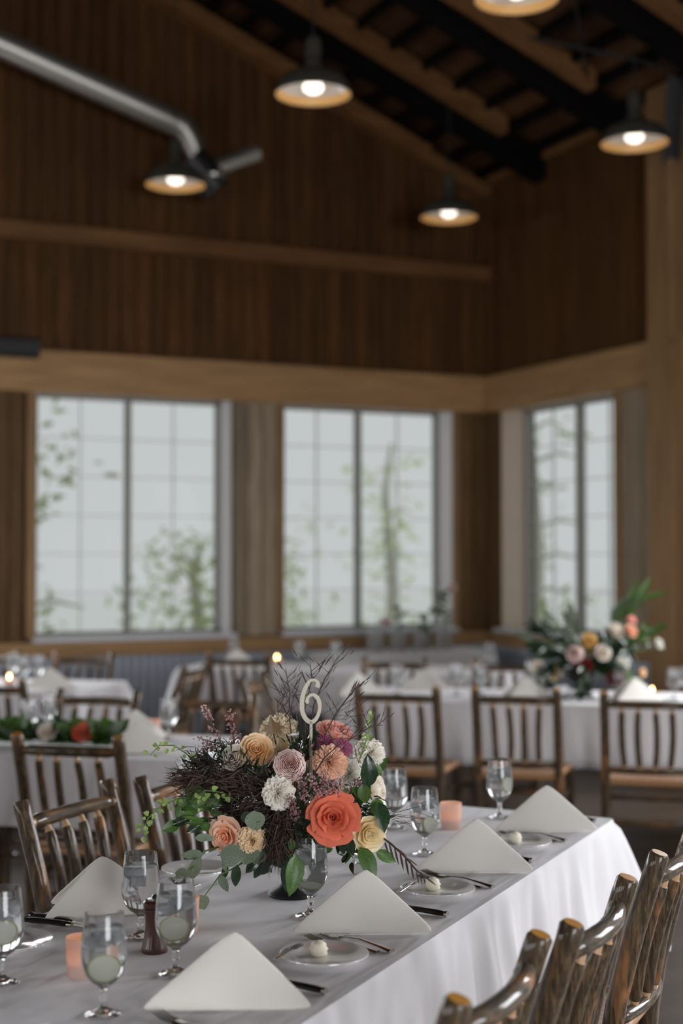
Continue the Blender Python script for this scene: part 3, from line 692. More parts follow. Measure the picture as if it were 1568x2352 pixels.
chair(ec((-1.35, 9.16), (-0.95, 9.18)), -EF, 'log chair at far side of centrepiece table, beside the amber candle', g2)

# ------------------------------------------------------------------ tables with cloths
def table(center, ang, length, width, drop, label, cloth_label, seed, corner=.12, legs=True, amp=.012):
    t = empty('banquet_table', (center[0], center[1], 0), ang); tag(t, label, 'table', 'banquet tables')
    MB().chamfer((-length / 2 + .01, -width / 2 + .01, .715), (length / 2 - .01, width / 2 - .01, .745), .006, 0).build('tabletop', M['tablewood'], t, smooth=False)
    for sx in (-1, 1):
        for sy in (-1, 1):
            MB().tube([(sx * (length / 2 - .25), sy * (width / 2 - .14), 0), (sx * (length / 2 - .25), sy * (width / 2 - .14), .72)], .014, 8).build('leg', M['darkmetal'], t)
    # cloth: top sheet plus hanging skirt with folds
    rnd = random.Random(seed); m = MB(); hl, hw = length / 2, width / 2; rc = .02
    per = []                                                           # perimeter samples: pos, outward normal, corner weight
    def side(p0, p1, nrm, n):
        for i in range(n): 
            q = i / n; per.append((Vector(p0).lerp(Vector(p1), q), Vector(nrm), max(0, 1 - min(q, 1 - q) * (Vector(p1) - Vector(p0)).length / .22)))
    def corner_(cx, cy, a0):
        for i in range(6):
            a = a0 + (math.pi / 2) * (i / 5); per.append((Vector((cx + rc * math.cos(a), cy + rc * math.sin(a))), Vector((math.cos(a), math.sin(a))), 1.0))
    nl, nw = int(length / .022), int(width / .022)
    side((-hl + rc, -hw), (hl - rc, -hw), (0, -1), nl); corner_(hl - rc, -hw + rc, -math.pi / 2)
    side((hl, -hw + rc), (hl, hw - rc), (1, 0), nw); corner_(hl - rc, hw - rc, 0)
    side((hl - rc, hw), (-hl + rc, hw), (0, 1), nl); corner_(-hl + rc, hw - rc, math.pi / 2)
    side((-hl, hw - rc), (-hl, -hw + rc), (-1, 0), nw); corner_(-hl + rc, -hw + rc, math.pi)
    K = len(per); rows = [0, .03, .08, .16, .28, .42, .58, .75, .9, 1.0]
    vs = []
    for ti, tt in enumerate(rows):
        s_ = 0
        for i, (p, nn, cw) in enumerate(per):
            f1 = noise.noise((p.x * 3.1 + seed, p.y * 3.1, tt * .6)); f2 = noise.noise((p.x * 11 + seed * 2, p.y * 11, tt * .3)); f3 = noise.noise((p.x * 26 + seed * 3, p.y * 26, tt * .2))
            out = .004 + (.010 + .030 * f1) * tt + amp * (f2 * 1.6 + f3 * .7) * min(1, tt * 1.8) + .02 * tt
            out += corner * (cw ** 1.6) * tt ** .8
            zz = .7525 - (drop + .10 * cw ** 2) * (tt ** 1.02) - (.0)
            if ti == 0: out = 0
            if ti == 1: out = .004
            q = p + nn * max(.002 if ti else 0, out); vs.append((q.x, q.y, zz))
    fs = [(r_ * K + i, (r_ + 1) * K + i, (r_ + 1) * K + (i + 1) % K, r_ * K + (i + 1) % K) for r_ in range(len(rows) - 1) for i in range(K)]
    m.add(vs, fs)
    # top: inner grid joined by a fan of the rim ring to itself
    nx, ny = max(6, int(length / .12)), max(5, int(width / .1)); base = len(m.v)
    m.f.append(tuple(range(K))); m.m.append(0)
    c = m.build('tablecloth', M['cloth'], None, sharp=60); c.location = (center[0], center[1], 0); c.rotation_euler = (0, 0, ang)
    tag(c, cloth_label, 'tablecloth', 'white tablecloths')
    return t
ta = math.atan2(TD.y, TD.x)
c = TD * ((1.35 + 4.40) / 2) + TN * (-1.59)
table(c, ta, 3.05, .885, .285, 'long front banquet table under bouquet', 'white cloth on the long front table with bouquet', 3, .15, amp=.016)
def etable(e0, e1, f0, f1, drop, lab, clab, seed): return table(EE * ((e0 + e1) / 2) + EF * ((f0 + f1) / 2), EA, e1 - e0, f1 - f0, drop, lab, clab, seed, .08)
etable(-4.40, -1.98, 5.38, 6.16, .285, 'banquet table with greenery garland, left behind front table', 'white cloth on the table with greenery garland', 5)
etable(-1.92, .58, 7.88, 8.70, .34, 'banquet table with large flower centrepiece at right', 'white cloth on table with large flower centrepiece', 8)
etable(-5.90, -3.55, 7.85, 8.65, .285, 'far left banquet table before corrugated wall', 'white cloth on far left table before corrugated wall', 13)
etable(-3.60, -1.20, 9.66, 10.46, .285, 'banquet table in the middle of the rear row', 'white cloth on middle rear table below the windows', 21)
table(Vector((5.62, 10.72, 0)), 0, 1.5, .55, .45, 'narrow serving table against back wall below right window', 'white cloth on serving table full of glass vases', 34, .05)

# ------------------------------------------------------------------ tableware prototypes
def goblet_mesh():
    outp = [(0, 0), (.030, 0), (.034, .0015), (.033, .004), (.020, .007), (.009, .012), (.0055, .020), (.0065, .028), (.0085, .033), (.0060, .038), (.0065, .046), (.012, .053), (.024, .061), (.034, .074), (.0400, .092), (.0415, .108), (.0405, .128), (.0380, .152), (.0352, .176), (.0345, .182)]
    inn = [(.0332, .1822), (.0337, .176), (.0364, .152), (.0388, .128), (.0397, .108), (.0382, .092), (.0322, .076), (.0222, .0645), (.010, .058), (0, .0565)]
    return MB().lathe(outp + inn, 36).mesh('bowl_and_stem', M['glass'], True, 70)
def water_mesh():
    p = [(0, .0562), (.0102, .0577), (.0225, .0642), (.0325, .0757), (.0385, .0918), (.0400, .108), (.0391, .128), (.0368, .150), (.0362, .1555), (.034, .1545), (0, .1542)]
    return MB().lathe(p, 36).mesh('water', M['water'], True, 50)
GM, WM = goblet_mesh(), water_mesh()
def rcube(s, seed):
    rnd = random.Random(seed); m = MB(); m.chamfer((-s, -s, -s), (s, s, s), s * .3, 2)
    m.v = [tuple(Vector(p) * (1 + rnd.uniform(-.08, .08))) for p in m.v]; return m.mesh('ice_cube', M['ice'], False)
ICE = rcube(.0105, 3)
def slice_meshes():
    r = .0225; rind = MB().lathe([(r * .90, -.0015), (r, -.001), (r, .001), (r * .90, .0015)], 24, closed=True).mesh('rind', M['lime_rind'])
    fl_ = MB().lathe([(0, -.0012), (r * .92, -.0012), (r * .92, .0012), (0, .0012)], 24).mesh('flesh', M['lime_flesh'], True, 40)
    return rind, fl_
RIND, FLESH = slice_meshes()
def goblet(pos, label, group, rz=0, ice=3, lime=None, scale=1.0):
    t = empty('water_goblet', pos, rz); tag(t, label, 'goblet', group); t.scale = (scale,) * 3
    inst('bowl_and_stem', GM, t); inst('water', WM, t)
    rnd = random.Random(int(pos[0] * 997))
    for i in range(ice):
        a = rz + i * 2.2; inst('ice_cube', ICE, t, (.016 * math.cos(a), .016 * math.sin(a), .138 - .012 * (i % 2)), (rnd.uniform(0, 3), rnd.uniform(0, 3), 0))
    if lime:
        s = inst('lime_slice', FLESH, t, lime[0], lime[1]); inst('rind', RIND, s)
    return t
gg = 'water goblets on the front table'
ft = lambda a, c_: tp(a, c_, .7535)
def lq(r, u, tw): return face(cdir(r, u, tw))
def goblet_lime(pos, label, group, axis, off, ice=3):
    t = goblet(pos, label, group, 0, ice)
    s = inst('lime_slice', FLESH, t, off, face(axis)); inst('rind', RIND, s)
    return t
goblet_lime(ft(2.143, -1.489), 'foreground water goblet at lower left with lime slice at its bottom', gg, cdir(.2, .3, 1), (0, 0, .086))
goblet_lime(ft(2.41, -1.505), 'water goblet beside dark pepper mill with large round lime slice', gg, cdir(-.1, .25, 1), CAMR * -.002 + UP * .092)
goblet(ft(2.600, -1.713), 'water goblet standing behind the pepper mill, near left napkin', gg, 1.0, 2)
goblet_lime(ft(2.920, -1.466), 'water goblet in front of the black flower vase', gg, cdir(.1, .95, .3), (0, 0, .074), 2)
goblet_lime(ft(3.652, -1.481), 'water goblet just right of bouquet beside pink candle', gg, cdir(.7, .2, .6), CAMR * .010 + UP * .083)
goblet_lime(ft(4.255, -1.473), 'water goblet at far end of front table', gg, cdir(.75, .1, .5), CAMR * .018 + UP * .105)
goblet(ft(3.956, -1.703), 'water goblet half hidden behind right side of bouquet', gg, .4, 3)
goblet_lime(ft(2.215, -1.775), 'water goblet cut by left picture edge', gg, cdir(.3, .2, .8), (0, 0, .10))

# napkins folded into tents
def napkin_mesh():
    def panel(A, B, C_, bul, n=10):
        vs = []; idx = {}; A, B, C_ = Vector(A), Vector(B), Vector(C_); nr = (B - A).cross(C_ - A).normalized()
        for i in range(n + 1):
            for j in range(n + 1 - i):
                a, b = i / n, j / n; cc = 1 - a - b
                p = A * cc + B * a + C_ * b; w = 27 * a * b * cc
                mx_ = max(a, b, cc)
                if mx_ > .84: p = p.lerp((A + B + C_) / 3, (mx_ - .84) * .42)
                idx[(i, j)] = len(vs); vs.append(p + nr * bul * w)
        fs = []
        for i in range(n):
            for j in range(n - i):
                fs.append((idx[(i, j)], idx[(i + 1, j)], idx[(i, j + 1)]))
                if i + j < n - 1: fs.append((idx[(i + 1, j)], idx[(i + 1, j + 1)], idx[(i, j + 1)]))
        return vs, fs
    return panel
NP = napkin_mesh()
def napkin_proto(s=1.0):
    tail, apex, f1, f2 = (-.168, 0, .004), (.015, 0, .142), (.155, -.085, .004), (.150, .085, .004)
    outs = []
    for k, (ff, sg) in enumerate(((f1, 1), (f2, -1))):
        m = MB()
        vs, fs = NP(tail, ff, apex, .006 * sg); m.add(vs, fs if sg > 0 else [tuple(reversed(f)) for f in fs])
        me = m.mesh('fold_panel', M['napkin'], True, None); outs.append(me)
    m = MB()                                                           # inner layer, a little inside and longer
    for ff, sg in ((f1, 1), (f2, -1)):
        off = Vector((.012, .006 * sg, -.004)); vs, fs = NP(Vector(tail) + Vector((.02, .004 * sg, 0)), Vector(ff) + Vector((-.012, .011 * sg, 0)), Vector(apex) + Vector((0, 0, -.012)), .003 * sg); m.add(vs, fs)
    outs.append(m.mesh('inner_fold', M['napkin'], True, None))
    return outs
NM = napkin_proto()
def napkin(pos, ang, label, group, scale=1.0):
    t = empty('folded_napkin', pos, ang); tag(t, label, 'napkin', group); t.scale = (scale,) * 3
    for nm, me in zip(('fold_panel', 'fold_panel', 'inner_fold'), NM):
        o = inst(nm, me, t); md = o.modifiers.new('thick', 'SOLIDIFY'); md.thickness = .004; md.offset = -1
        sb = o.modifiers.new('soft', 'SUBSURF'); sb.levels = 1; sb.render_levels = 1
    return t
na = math.atan2(TN.y, TN.x)
gn = 'ivory napkins folded into tents on the front table'
napkin(tp(2.86, -1.315), na + R(42), 'ivory tent-folded napkin right of bouquet vase, nearest front goblet', gn)
napkin(tp(2.285, -1.32), na + R(42), 'ivory tent-folded napkin at bottom centre of front table', gn)
napkin(tp(3.53, -1.30), na + R(40), 'ivory tent-folded napkin beside pink candle, second from far end', gn)
napkin(tp(4.13, -1.295), na + R(42), 'ivory tent-folded napkin at far right end of front table', gn)
napkin(tp(2.745, -1.895), na + R(180 + 30), 'ivory tent-folded napkin on left side of front table by log chair', gn)
napkin(tp(1.72, -1.32), na + R(42), 'ivory tent-folded napkin in bottom left corner of picture', gn)

# plates, butter, cutlery
PM = MB().lathe([(0, .003), (.045, .003), (.05, 0), (.055, 0), (.060, .006), (.088, .013), (.0915, .0145), (.091, .0165), (.088, .0160), (.060, .0095), (.05, .006), (0, .006)], 40).mesh('bread_plate', M['plate'], True, 50)
BM = MB().lathe([(0, 0), (.014, 0), (.019, .004), (.0165, .009), (.020, .014), (.015, .020), (.0165, .023), (.009, .029), (0, .032)], 12).mesh('butter_ball', M['butter'])
def knife_meshes():
    h = MB().tube([(0, 0, .007), (0, .02, .008), (0, .06, .009), (0, .10, .0085), (0, .115, .008)], [.008, .0105, .0095, .0105, .009], 10, squash=(.62, (1, 0, 0))).mesh('handle', M['blackhandle'], True, 50)
    e = MB().tube([(0, -.004, .0075), (0, .002, .0075)], .0095, 10, squash=(.7, (1, 0, 0))).tube([(0, .113, .008), (0, .124, .008)], [.0095, .007], 10, squash=(.7, (1, 0, 0))).mesh('bolster', M['steel'], True, 50)
    b = MB().add([(-.008, .122, .006), (.007, .122, .006), (.008, .20, .004), (.003, .235, .003), (-.006, .215, .003), (-.008, .122, .0085), (.007, .122, .0085), (.008, .20, .0055), (.003, .235, .0042), (-.006, .215, .0045)],
                 [(4, 3, 2, 1, 0), (5, 6, 7, 8, 9)] + [(i, (i + 1) % 5, (i + 1) % 5 + 5, i + 5) for i in range(5)]).mesh('blade', M['steel'], False)
    return h, e, b
KM = knife_meshes()
def fork_mesh():
    m = MB()
    pts = [(0, 0, .004), (0, .03, .007), (0, .08, .011), (0, .115, .008), (0, .13, .005)]; m.tube(pts, [.0085, .006, .004, .0035, .007], 8, squash=(.45, (1, 0, 0)))
    m.tube([(0, .128, .005), (0, .14, .004), (0, .152, .004)], [.008, .0115, .0125], 8, squash=(.25, (1, 0, 0)))
    for i in range(4):
        x = -.0095 + .0063 * i; m.tube([(x, .150, .004), (x, .175, .005), (x, .198, .010)], [.0022, .002, .0012], 6)
    return m.mesh('dinner_fork', M['steel'], True, 60)
FM = fork_mesh()
BK = MB().tube([(0, 0, .004), (0, .06, .005), (0, .085, .005)], [.005, .0045, .004], 8, squash=(.5, (1, 0, 0))).tube([(0, .083, .005), (0, .095, .005), (0, .14, .004), (0, .16, .003)], [.005, .009, .009, .002], 8, squash=(.15, (1, 0, 0))).mesh('butter_knife', M['steel'], True, 60)
kn_ang = math.atan2(-TN.y, -TN.x) - math.pi / 2                           # +y of cutlery points across the table, away from the right-hand diner
def knife(pos, ang, label):
    t = empty('steak_knife', pos, ang); tag(t, label, 'knife', 'black-handled steak knives')
    for nm, me in zip(('handle', 'bolster', 'blade'), KM): inst(nm, me, t)
    return t
bk_dir = TD * .146 - TN * .012; bk_ang = math.atan2(bk_dir.y, bk_dir.x) - math.pi / 2
ORD = [(1.995, 'bottom edge'), (2.624, 'napkin nearest the vase goblet'), (3.253, 'napkin beside pink candle'), (3.884, 'napkin at far right end')]
for i, (s_, nm) in enumerate(ORD):
    if i:
        p = inst('bread_plate', PM, None, tp(s_, -1.285)); tag(p, 'white bread plate just below the ' + nm, 'plate', 'bread plates on the front table')
        b = inst('butter_ball', BM, None, tp(s_ + .005, -1.300, .7585)); tag(b, 'pale butter curl on plate by the ' + nm, 'butter', 'butter curls')
        bk = inst('butter_knife', BK, None, tp(s_ - .10, -1.345, .7675), (R(-2), 0, bk_ang)); tag(bk, 'small butter knife resting on plate by the ' + nm, 'knife', 'butter knives')
    fk = inst('dinner_fork', FM, None, tp(s_ + .105, -1.180), (0, 0, kn_ang - R(19)), 1.15); tag(fk, 'steel fork nearest the ' + nm + ', beside the bread plate' if i else 'steel fork at bottom edge of front table', 'fork', 'steel forks on the front table')
    if i: fk = inst('dinner_fork', FM, None, tp(s_ + .088, -1.205), (0, 0, kn_ang - R(12)), .95); tag(fk, 'smaller salad fork overlapping plate by the ' + nm, 'fork', 'steel forks on the front table')
    knife(tp(s_ + .425, -1.185), kn_ang + R(-6), 'black-handled knife behind the ' + (nm if i else 'bottom centre napkin'))
knife(tp(2.64, -2.03), kn_ang + R(180 - 6), 'black-handled knife before the left napkin, upper of two')
knife(tp(2.60, -2.02), kn_ang + R(180 + 3), 'black-handled knife before the left napkin, lower of two')
p = inst('bread_plate', PM, None, tp(2.43, -1.93)); tag(p, 'bread plate at left picture edge near black knives', 'plate', 'bread plates on the front table')
bk = inst('butter_knife', BK, None, tp(2.36, -1.90, .768), (R(-3), 0, kn_ang + R(-70))); tag(bk, 'shiny butter knife on plate at left picture edge', 'knife', 'butter knives')
p = inst('bread_plate', PM, None, tp(3.19, -1.93)); tag(p, 'bread plate below eucalyptus leaves behind bouquet', 'plate', 'bread plates on the front table')
fk = inst('dinner_fork', FM, None, tp(3.05, -2.03), (0, 0, kn_ang + R(176))); tag(fk, 'steel fork behind bouquet near dark chair', 'fork', 'steel forks on the front table')
bk = inst('butter_knife', BK, None, tp(3.13, -1.90, .768), (R(-3), 0, kn_ang + R(110))); tag(bk, 'gleaming butter knife on plate behind eucalyptus leaves', 'knife', 'butter knives')

# mill, shaker, votives
t = empty('pepper_mill', tp(2.527, -1.630)); tag(t, 'dark walnut pepper mill with waisted body', 'pepper mill')
MB().lathe([(0, 0), (.027, 0), (.028, .004), (.027, .012), (.022, .030), (.0195, .055), (.020, .075), (.023, .088), (.0235, .091)], 28).build('body', M['mill'], t)
MB().lathe([(.022, .0915), (.0235, .095), (.024, .103), (.020, .108), (.006, .110)], 28).build('head', M['mill'], t)
MB().lathe([(.0, .109), (.006, .110), (.007, .114), (.004, .119), (0, .120)], 14).build('finial', M['steel'], t)
t = empty('salt_shaker', tp(3.36, -1.541)); tag(t, 'small glass salt shaker with metal cap behind napkin', 'salt shaker')
MB().chamfer((-.018, -.018, 0), (.018, .018, .045), .006, 2).build('jar', M['saltglass'], t, smooth=False)
MB().chamfer((-.015, -.015, .004), (.015, .015, .030), .005, 2).build('salt', M['plate'], t, smooth=False)
MB().lathe([(.019, .045), (.020, .047), (.020, .058), (.014, .066), (0, .068)], 16).build('cap', M['steel'], t)
VM = (MB().lathe([(0, 0), (.027, 0), (.029, .003), (.033, .078), (.0315, .078), (.0275, .008), (0, .008)], 24).mesh('holder', M['votive'], True, 60),
      MB().lathe([(0, .0085), (.024, .0085), (.025, .030), (0, .029)], 20).mesh('candle', M['wax'], True, 50),
      MB().lathe([(0, .034), (.004, .038), (.0055, .044), (.004, .052), (0, .062)], 10).mesh('flame', M['flame']))
VM2 = (MB().lathe([(0, 0), (.030, 0), (.032, .003), (.036, .042), (.0345, .042), (.0305, .008), (0, .008)], 24).mesh('holder', M['votive'], True, 60),
       MB().lathe([(0, .0085), (.026, .0085), (.027, .034), (0, .033)], 20).mesh('candle', M['wax'], True, 50),
       MB().lathe([(0, .036), (.005, .041), (.007, .049), (.005, .060), (0, .074)], 10).mesh('flame', M['flame_bare']))
def tealight(pos, label):
    t = empty('tealight_candle', pos); tag(t, label, 'candle', 'tealights on the rear tables')
    for nm, me in zip(('holder', 'candle', 'flame'), VM2): inst(nm, me, t)
def votive(pos, label):
    t = empty('votive_candle', pos); tag(t, label, 'candle', 'pink glass votives')
    for nm, me in zip(('holder', 'candle', 'flame'), VM): inst(nm, me, t)
votive(tp(2.32, -1.663), 'pink votive candle glowing behind foreground goblet at lower left')
votive(tp(2.685, -1.655), 'votive candle glowing behind the goblet with large lime slice')
votive(tp(4.029, -1.549), 'pink mottled votive candle right of bouquet on front table')

# ------------------------------------------------------------------ flowers
def grid_mesh(name, fn, nu, nv, mat, smooth=True):
    vs = []; uv = []
    for j in range(nv + 1):
        for i in range(nu + 1):
            u, v = 2 * i / nu - 1, j / nv; vs.append(tuple(fn(u, v))); uv.append(((u + 1) / 2, v))
    fs = [(j * (nu + 1) + i, j * (nu + 1) + i + 1, (j + 1) * (nu + 1) + i + 1, (j + 1) * (nu + 1) + i) for j in range(nv) for i in range(nu)]
    me = bpy.data.meshes.new(name); me.from_pydata(vs, [], fs); me.materials.append(mat)
    l = me.uv_layers.new(name='UVMap'); 
    for lp in me.loops: l.data[lp.index].uv = uv[lp.vertex_index]
    me.polygons.foreach_set('use_smooth', [smooth] * len(fs)); me.update()
    return me
def cup_petal(rb, rm, rt, h0, h1, phi, curl, ruf, seed, edge=.18):
    """petal wrapped round the flower axis; radii at base, middle, top; heights; angular half width"""
    def fn(u, v):
        w = phi * max(.12, math.sin(math.pi * (.10 + .70 * v))) ** .55
        r = rb + (rm - rb) * math.sin(min(1, v * 1.25) * math.pi / 2) + (rt - rm) * max(0, v - .45) / .55 * v
        r += curl * max(0, v - .72) ** 2 * 9 + edge * .35 * u * u * v * abs(rm)
        r += ruf * v * v * (math.sin(u * 5 + seed) * .6 + noise.noise((u * 2.5 + seed, v * 2, seed)) * 1.2)
        h = h0 + (h1 - h0) * v - edge * u * u * v * v * abs(h1 - h0) - curl * max(0, v - .75) ** 2 * 8
        h += ruf * .5 * v * noise.noise((u * 3 + seed * 2, 4, seed)) + (ruf * .55 * v * v * math.sin(u * 13 + seed) if ruf > .08 else 0)
        a = u * w
        return (r * math.cos(a), r * math.sin(a), h)
    return fn
def bloom_kit(kind, mat):
    """list of (mesh, rotation) petals for a flower of unit radius looking along +Z, plus its heart mesh"""
    rnd = random.Random(hash(kind) % 1000 if False else sum(map(ord, kind))); out = []
    def ring(n, specs, a0, jit=.15):
        me = [grid_mesh('petal', cup_petal(*s), 14 if kind == 'carnation' else 8, 6, mat) for s in specs]
        for i in range(n): out.append((me[i % len(me)], a0 + 2 * math.pi * i / n + rnd.uniform(-jit, jit), rnd.uniform(-.05, .05)))
    if kind == 'open_rose':
        ring(2, [(.03, .07, .06, .10, .72, 2.2, .0, .0, 1)], 0); ring(3, [(.05, .17, .17, .05, .74, 1.25, .03, .01, 2)], .7)
        ring(4, [(.06, .30, .33, .0, .70, .95, .06, .02, 3), (.06, .30, .34, .0, .67, .9, .05, .025, 8)], .2)
        ring(5, [(.08, .46, .54, -.05, .62, .80, .10, .03, 4), (.08, .47, .55, -.05, .58, .75, .12, .035, 9)], .5)
        ring(5, [(.10, .62, .78, -.12, .46, .78, .16, .04, 5), (.10, .62, .80, -.12, .42, .75, .18, .05, 10)], .1)
        ring(5, [(.12, .72, 1.0, -.20, .20, .72, .20, .05, 6)], .7)
    elif kind == 'garden_rose':
        ring(3, [(.03, .10, .09, .1, .60, 1.9, .0, .02, 1)], 0); ring(4, [(.05, .22, .21, .05, .63, 1.1, .0, .02, 2)], .4)
        ring(5, [(.06, .36, .36, .0, .64, .9, .0, .02, 3)], .1); ring(6, [(.08, .52, .52, -.05, .62, .75, .02, .03, 4)], .6)
        ring(6, [(.10, .72, .72, -.12, .54, .75, .04, .03, 5)], .3); ring(6, [(.12, .90, .96, -.2, .38, .70, .08, .04, 6)], .0)
    elif kind == 'ranunculus':
        for k in range(10):
            r = .05 + .104 * k; h = .78 - .028 * k - .0062 * k * k
            ring(3 + k, [(.04, r, r * .80, -.2, h, 3.1 / (3 + k) * 1.5, .0, .02, k), (.04, r, r * .84, -.2, h * .97, 3.1 / (3 + k) * 1.4, .0, .02, k + 20)], k * .7)
    elif kind == 'carnation':
        for k, (n, r0, r1, h) in enumerate(((6, .0, .10, .70), (7, .03, .26, .69), (9, .06, .48, .62), (11, .10, .70, .50), (12, .10, .88, .30), (11, .1, .98, .05))):
            ring(n, [(.03, r0 + .1, r1, -.1, h, .62, .06, .11, 1 + k), (.03, r0 + .1, r1 * .95, -.1, h * .93, .58, .05, .13, 5 + k)], k * .5, .3)
    elif kind == 'mum':
        for k, (n, r1, h) in enumerate(((9, .35, .62), (13, .62, .52), (16, .88, .30), (16, 1.0, .06))):
            ring(n, [(.03, .12, r1, .0, h, .20, .05, .03, k)], k * .4, .1)
    heart = MB().lathe([(0, -.34), (.10, -.32), (.22, -.2), (.24, -.08), (.12, .05), (.05, .15), (0, .18)], 12).mesh('calyx', M['stem'])
    return out, heart
KITS = {}
def bloom(name, kind, matk, pos, axis, rad, label, cat='flower', group=None, roll=None, stem=None):
    key = (kind, matk)
    if key not in KITS: KITS[key] = bloom_kit(kind, M[matk])
    petals, heart = KITS[key]
    r = bpy.data.objects.new(name, heart); COL.objects.link(r); r.location = pos; r.rotation_mode = 'QUATERNION'
    r.rotation_quaternion = face(axis, random.uniform(0, 6) if roll is None else roll); r.scale = (rad,) * 3
    tag(r, label, cat, group)
    for me, a, tilt in petals:
        o = bpy.data.objects.new('petal', me); COL.objects.link(o); o.parent = r; o.rotation_euler = (tilt, 0, a)
    return r
def px2m(px, depth): return px * depth / FPX
VC = wpt(672, 2056, 3.475); VC.z = .752                                   # vase foot centre on the cloth
HUB = Vector((VC.x, VC.y, .95))
t = empty('compote_vase', VC); tag(t, 'matt black footed compote vase holding the bouquet', 'vase')
MB().lathe([(0, 0), (.058, 0), (.061, .004), (.058, .010), (.035, .022), (.022, .040), (.018, .055), (.022, .066)], 36).build('foot', M['vase'], t)
MB().lathe([(.022, .064), (.050, .075), (.080, .098), (.096, .125), (.100, .150), (.096, .150), (.090, .128), (.072, .104), (.040, .085), (0, .08)], 36).build('bowl', M['vase'], t)
MB().lathe([(0, .148), (.08, .145), (.093, .132), (.06, .10), (0, .09)], 20).build('floral_foam', M['leaf_dark'], t)
gb = 'flowers in the front bouquet'
BL = [ # name, kind, material, px, py, depth, diameter px, axis (right, up, toward), label
 ('coral_rose', 'open_rose', 'p_coral', 765, 1878, 3.20, 112, (-.05, .28, 1), 'large coral orange open rose low in front of bouquet'),
 ('cream_rose', 'garden_rose', 'p_cream', 849, 1916, 3.24, 84, (.45, -.05, .9), 'cream yellow garden rose beside the coral rose'),
 ('pink_ranunculus', 'ranunculus', 'p_pink', 666, 1757, 3.28, 82, (.12, .25, 1), 'round blush pink ranunculus at centre of bouquet'),
 ('ivory_carnation', 'carnation', 'p_ivory', 638, 1822, 3.26, 76, (-.15, .1, 1), 'ivory ruffled carnation below the pink ranunculus'),
 ('peach_rose', 'garden_rose', 'p_peach', 588, 1722, 3.36, 78, (.1, .45, .85), 'peach yellow garden rose at upper left of bouquet'),
 ('apricot_rose', 'garden_rose', 'p_ivory', 536, 1740, 3.35, 62, (-.3, .5, .8), 'pale apricot rose left behind the peach rose'),
 ('apricot_rose', 'carnation', 'p_tan', 640, 1676, 3.47, 88, (-.1, .5, .8), 'pale apricot rose at top behind brown maple leaf'),
 ('pink_rose', 'garden_rose', 'p_rosepink', 768, 1680, 3.50, 86, (.25, .85, .35), 'rose pink bloom at top right next to number marker'),
 ('mauve_chrysanthemum', 'mum', 'p_purple', 742, 1702, 3.42, 48, (-.1, .7, .6), 'mauve chrysanthemum nearest the number marker'),
 ('mauve_chrysanthemum', 'mum', 'p_purple', 788, 1716, 3.36, 46, (.2, .5, .7), 'mauve chrysanthemum above the peach carnation, right of its twin'),
 ('peach_carnation', 'carnation', 'p_orangepeach', 755, 1750, 3.34, 80, (-.2, .25, 1), 'orange peach ruffled bloom right of number stick'),
 ('white_carnation', 'carnation', 'p_white', 800, 1778, 3.38, 70, (.25, .15, 1), 'white ruffled carnation between peach bloom and variegated leaf'),
 ('white_carnation', 'carnation', 'p_ivory', 851, 1728, 3.44, 78, (.4, .45, .8), 'ivory white carnation at far right top of bouquet'),
 ('blush_rose', 'garden_rose', 'p_ivory', 865, 1812, 3.50, 74, (.8, .2, .4), 'blush rose at right edge of bouquet before a goblet'),
 ('peach_rose', 'open_rose', 'p_orangepeach', 516, 1920, 3.28, 80, (-.45, -.1, .9), 'peach pink rose low at left of bouquet above eucalyptus'),
 ('peach_carnation', 'carnation', 'p_peach', 578, 1930, 3.26, 66, (.1, .0, 1), 'apricot ruffled carnation low at left of bouquet'),
]
for (nm, kd, mk, x, y, dd, dia, ax, lab) in BL:
    p = wpt(x, y, dd); r_ = px2m(dia / 2, dd); A = cdir(*ax)
    b = bloom(nm, kd, mk, p - A * r_ * .25, A, r_, lab, 'flower', gb)
    s0 = p - A * r_ * .5; base = HUB + Vector((random.uniform(-.03, .03), random.uniform(-.03, .03), -.06))
    st = MB().tube([s0, s0.lerp(base, .5) + UP * .02, base], .003, 6)
    mw = Matrix.LocRotScale(b.location, b.rotation_quaternion, b.scale).inverted()
    st.v = [tuple(mw @ Vector(q)) for q in st.v]; st.build('stem', M['stem'], b)

# leaves and sprigs
def leaf_fn(length, width, droop, fold, tipw=.0, wavy=0.0, pos=.42):
    def fn(u, v):
        w = width * (math.sin(math.pi * v ** (math.log(.5) / math.log(pos))) ** .8 + tipw * v) if 0 < v < 1 else (0.0 if v == 0 else width * tipw)
        x = u * w / 2
        return (x, length * v * (1 - .12 * abs(droop) * v), -droop * length * v * v * .5 + fold * abs(u) * w + wavy * math.sin(v * 14 + u) * abs(u) * width)
    return fn
LMESH = {}
def leaf_mesh(kind):
    if kind in LMESH: return LMESH[kind]
    T = {'euca': ((1, .95, .25, .04), 'euca'), 'euca_long': ((1, .42, .3, .05), 'euca'), 'leaf': ((1, .46, .5, .16), 'leaf'), 'dark': ((1, .40, .5, .2), 'leaf_dark'),
         'ovate': ((1, .52, .35, .12, 0, .03), 'leaf_dark'), 'bud': ((1, .75, .0, .25), 'leaf_lime'), 'frond': ((1, .10, .4, .2), 'bronze'), 'broad': ((1, .62, .4, .12), 'leaf'),
         'sage': ((1, .38, .4, .1), 'sage'), 'spear': ((1, .20, .3, .2), 'leaf'), 'plum': ((1, .42, .4, .15), 'plum')}[kind]
    LMESH[kind] = grid_mesh('leaf', leaf_fn(*T[0]), 4, 7, M[T[1]]); return LMESH[kind]
def dir_quat(d, up):
    d = d.normalized(); z = (up - d * up.dot(d))
    z = z.normalized() if z.length > 1e-4 else d.orthogonal().normalized()
    x = d.cross(z); return Matrix((x, d, z)).transposed().to_quaternion()
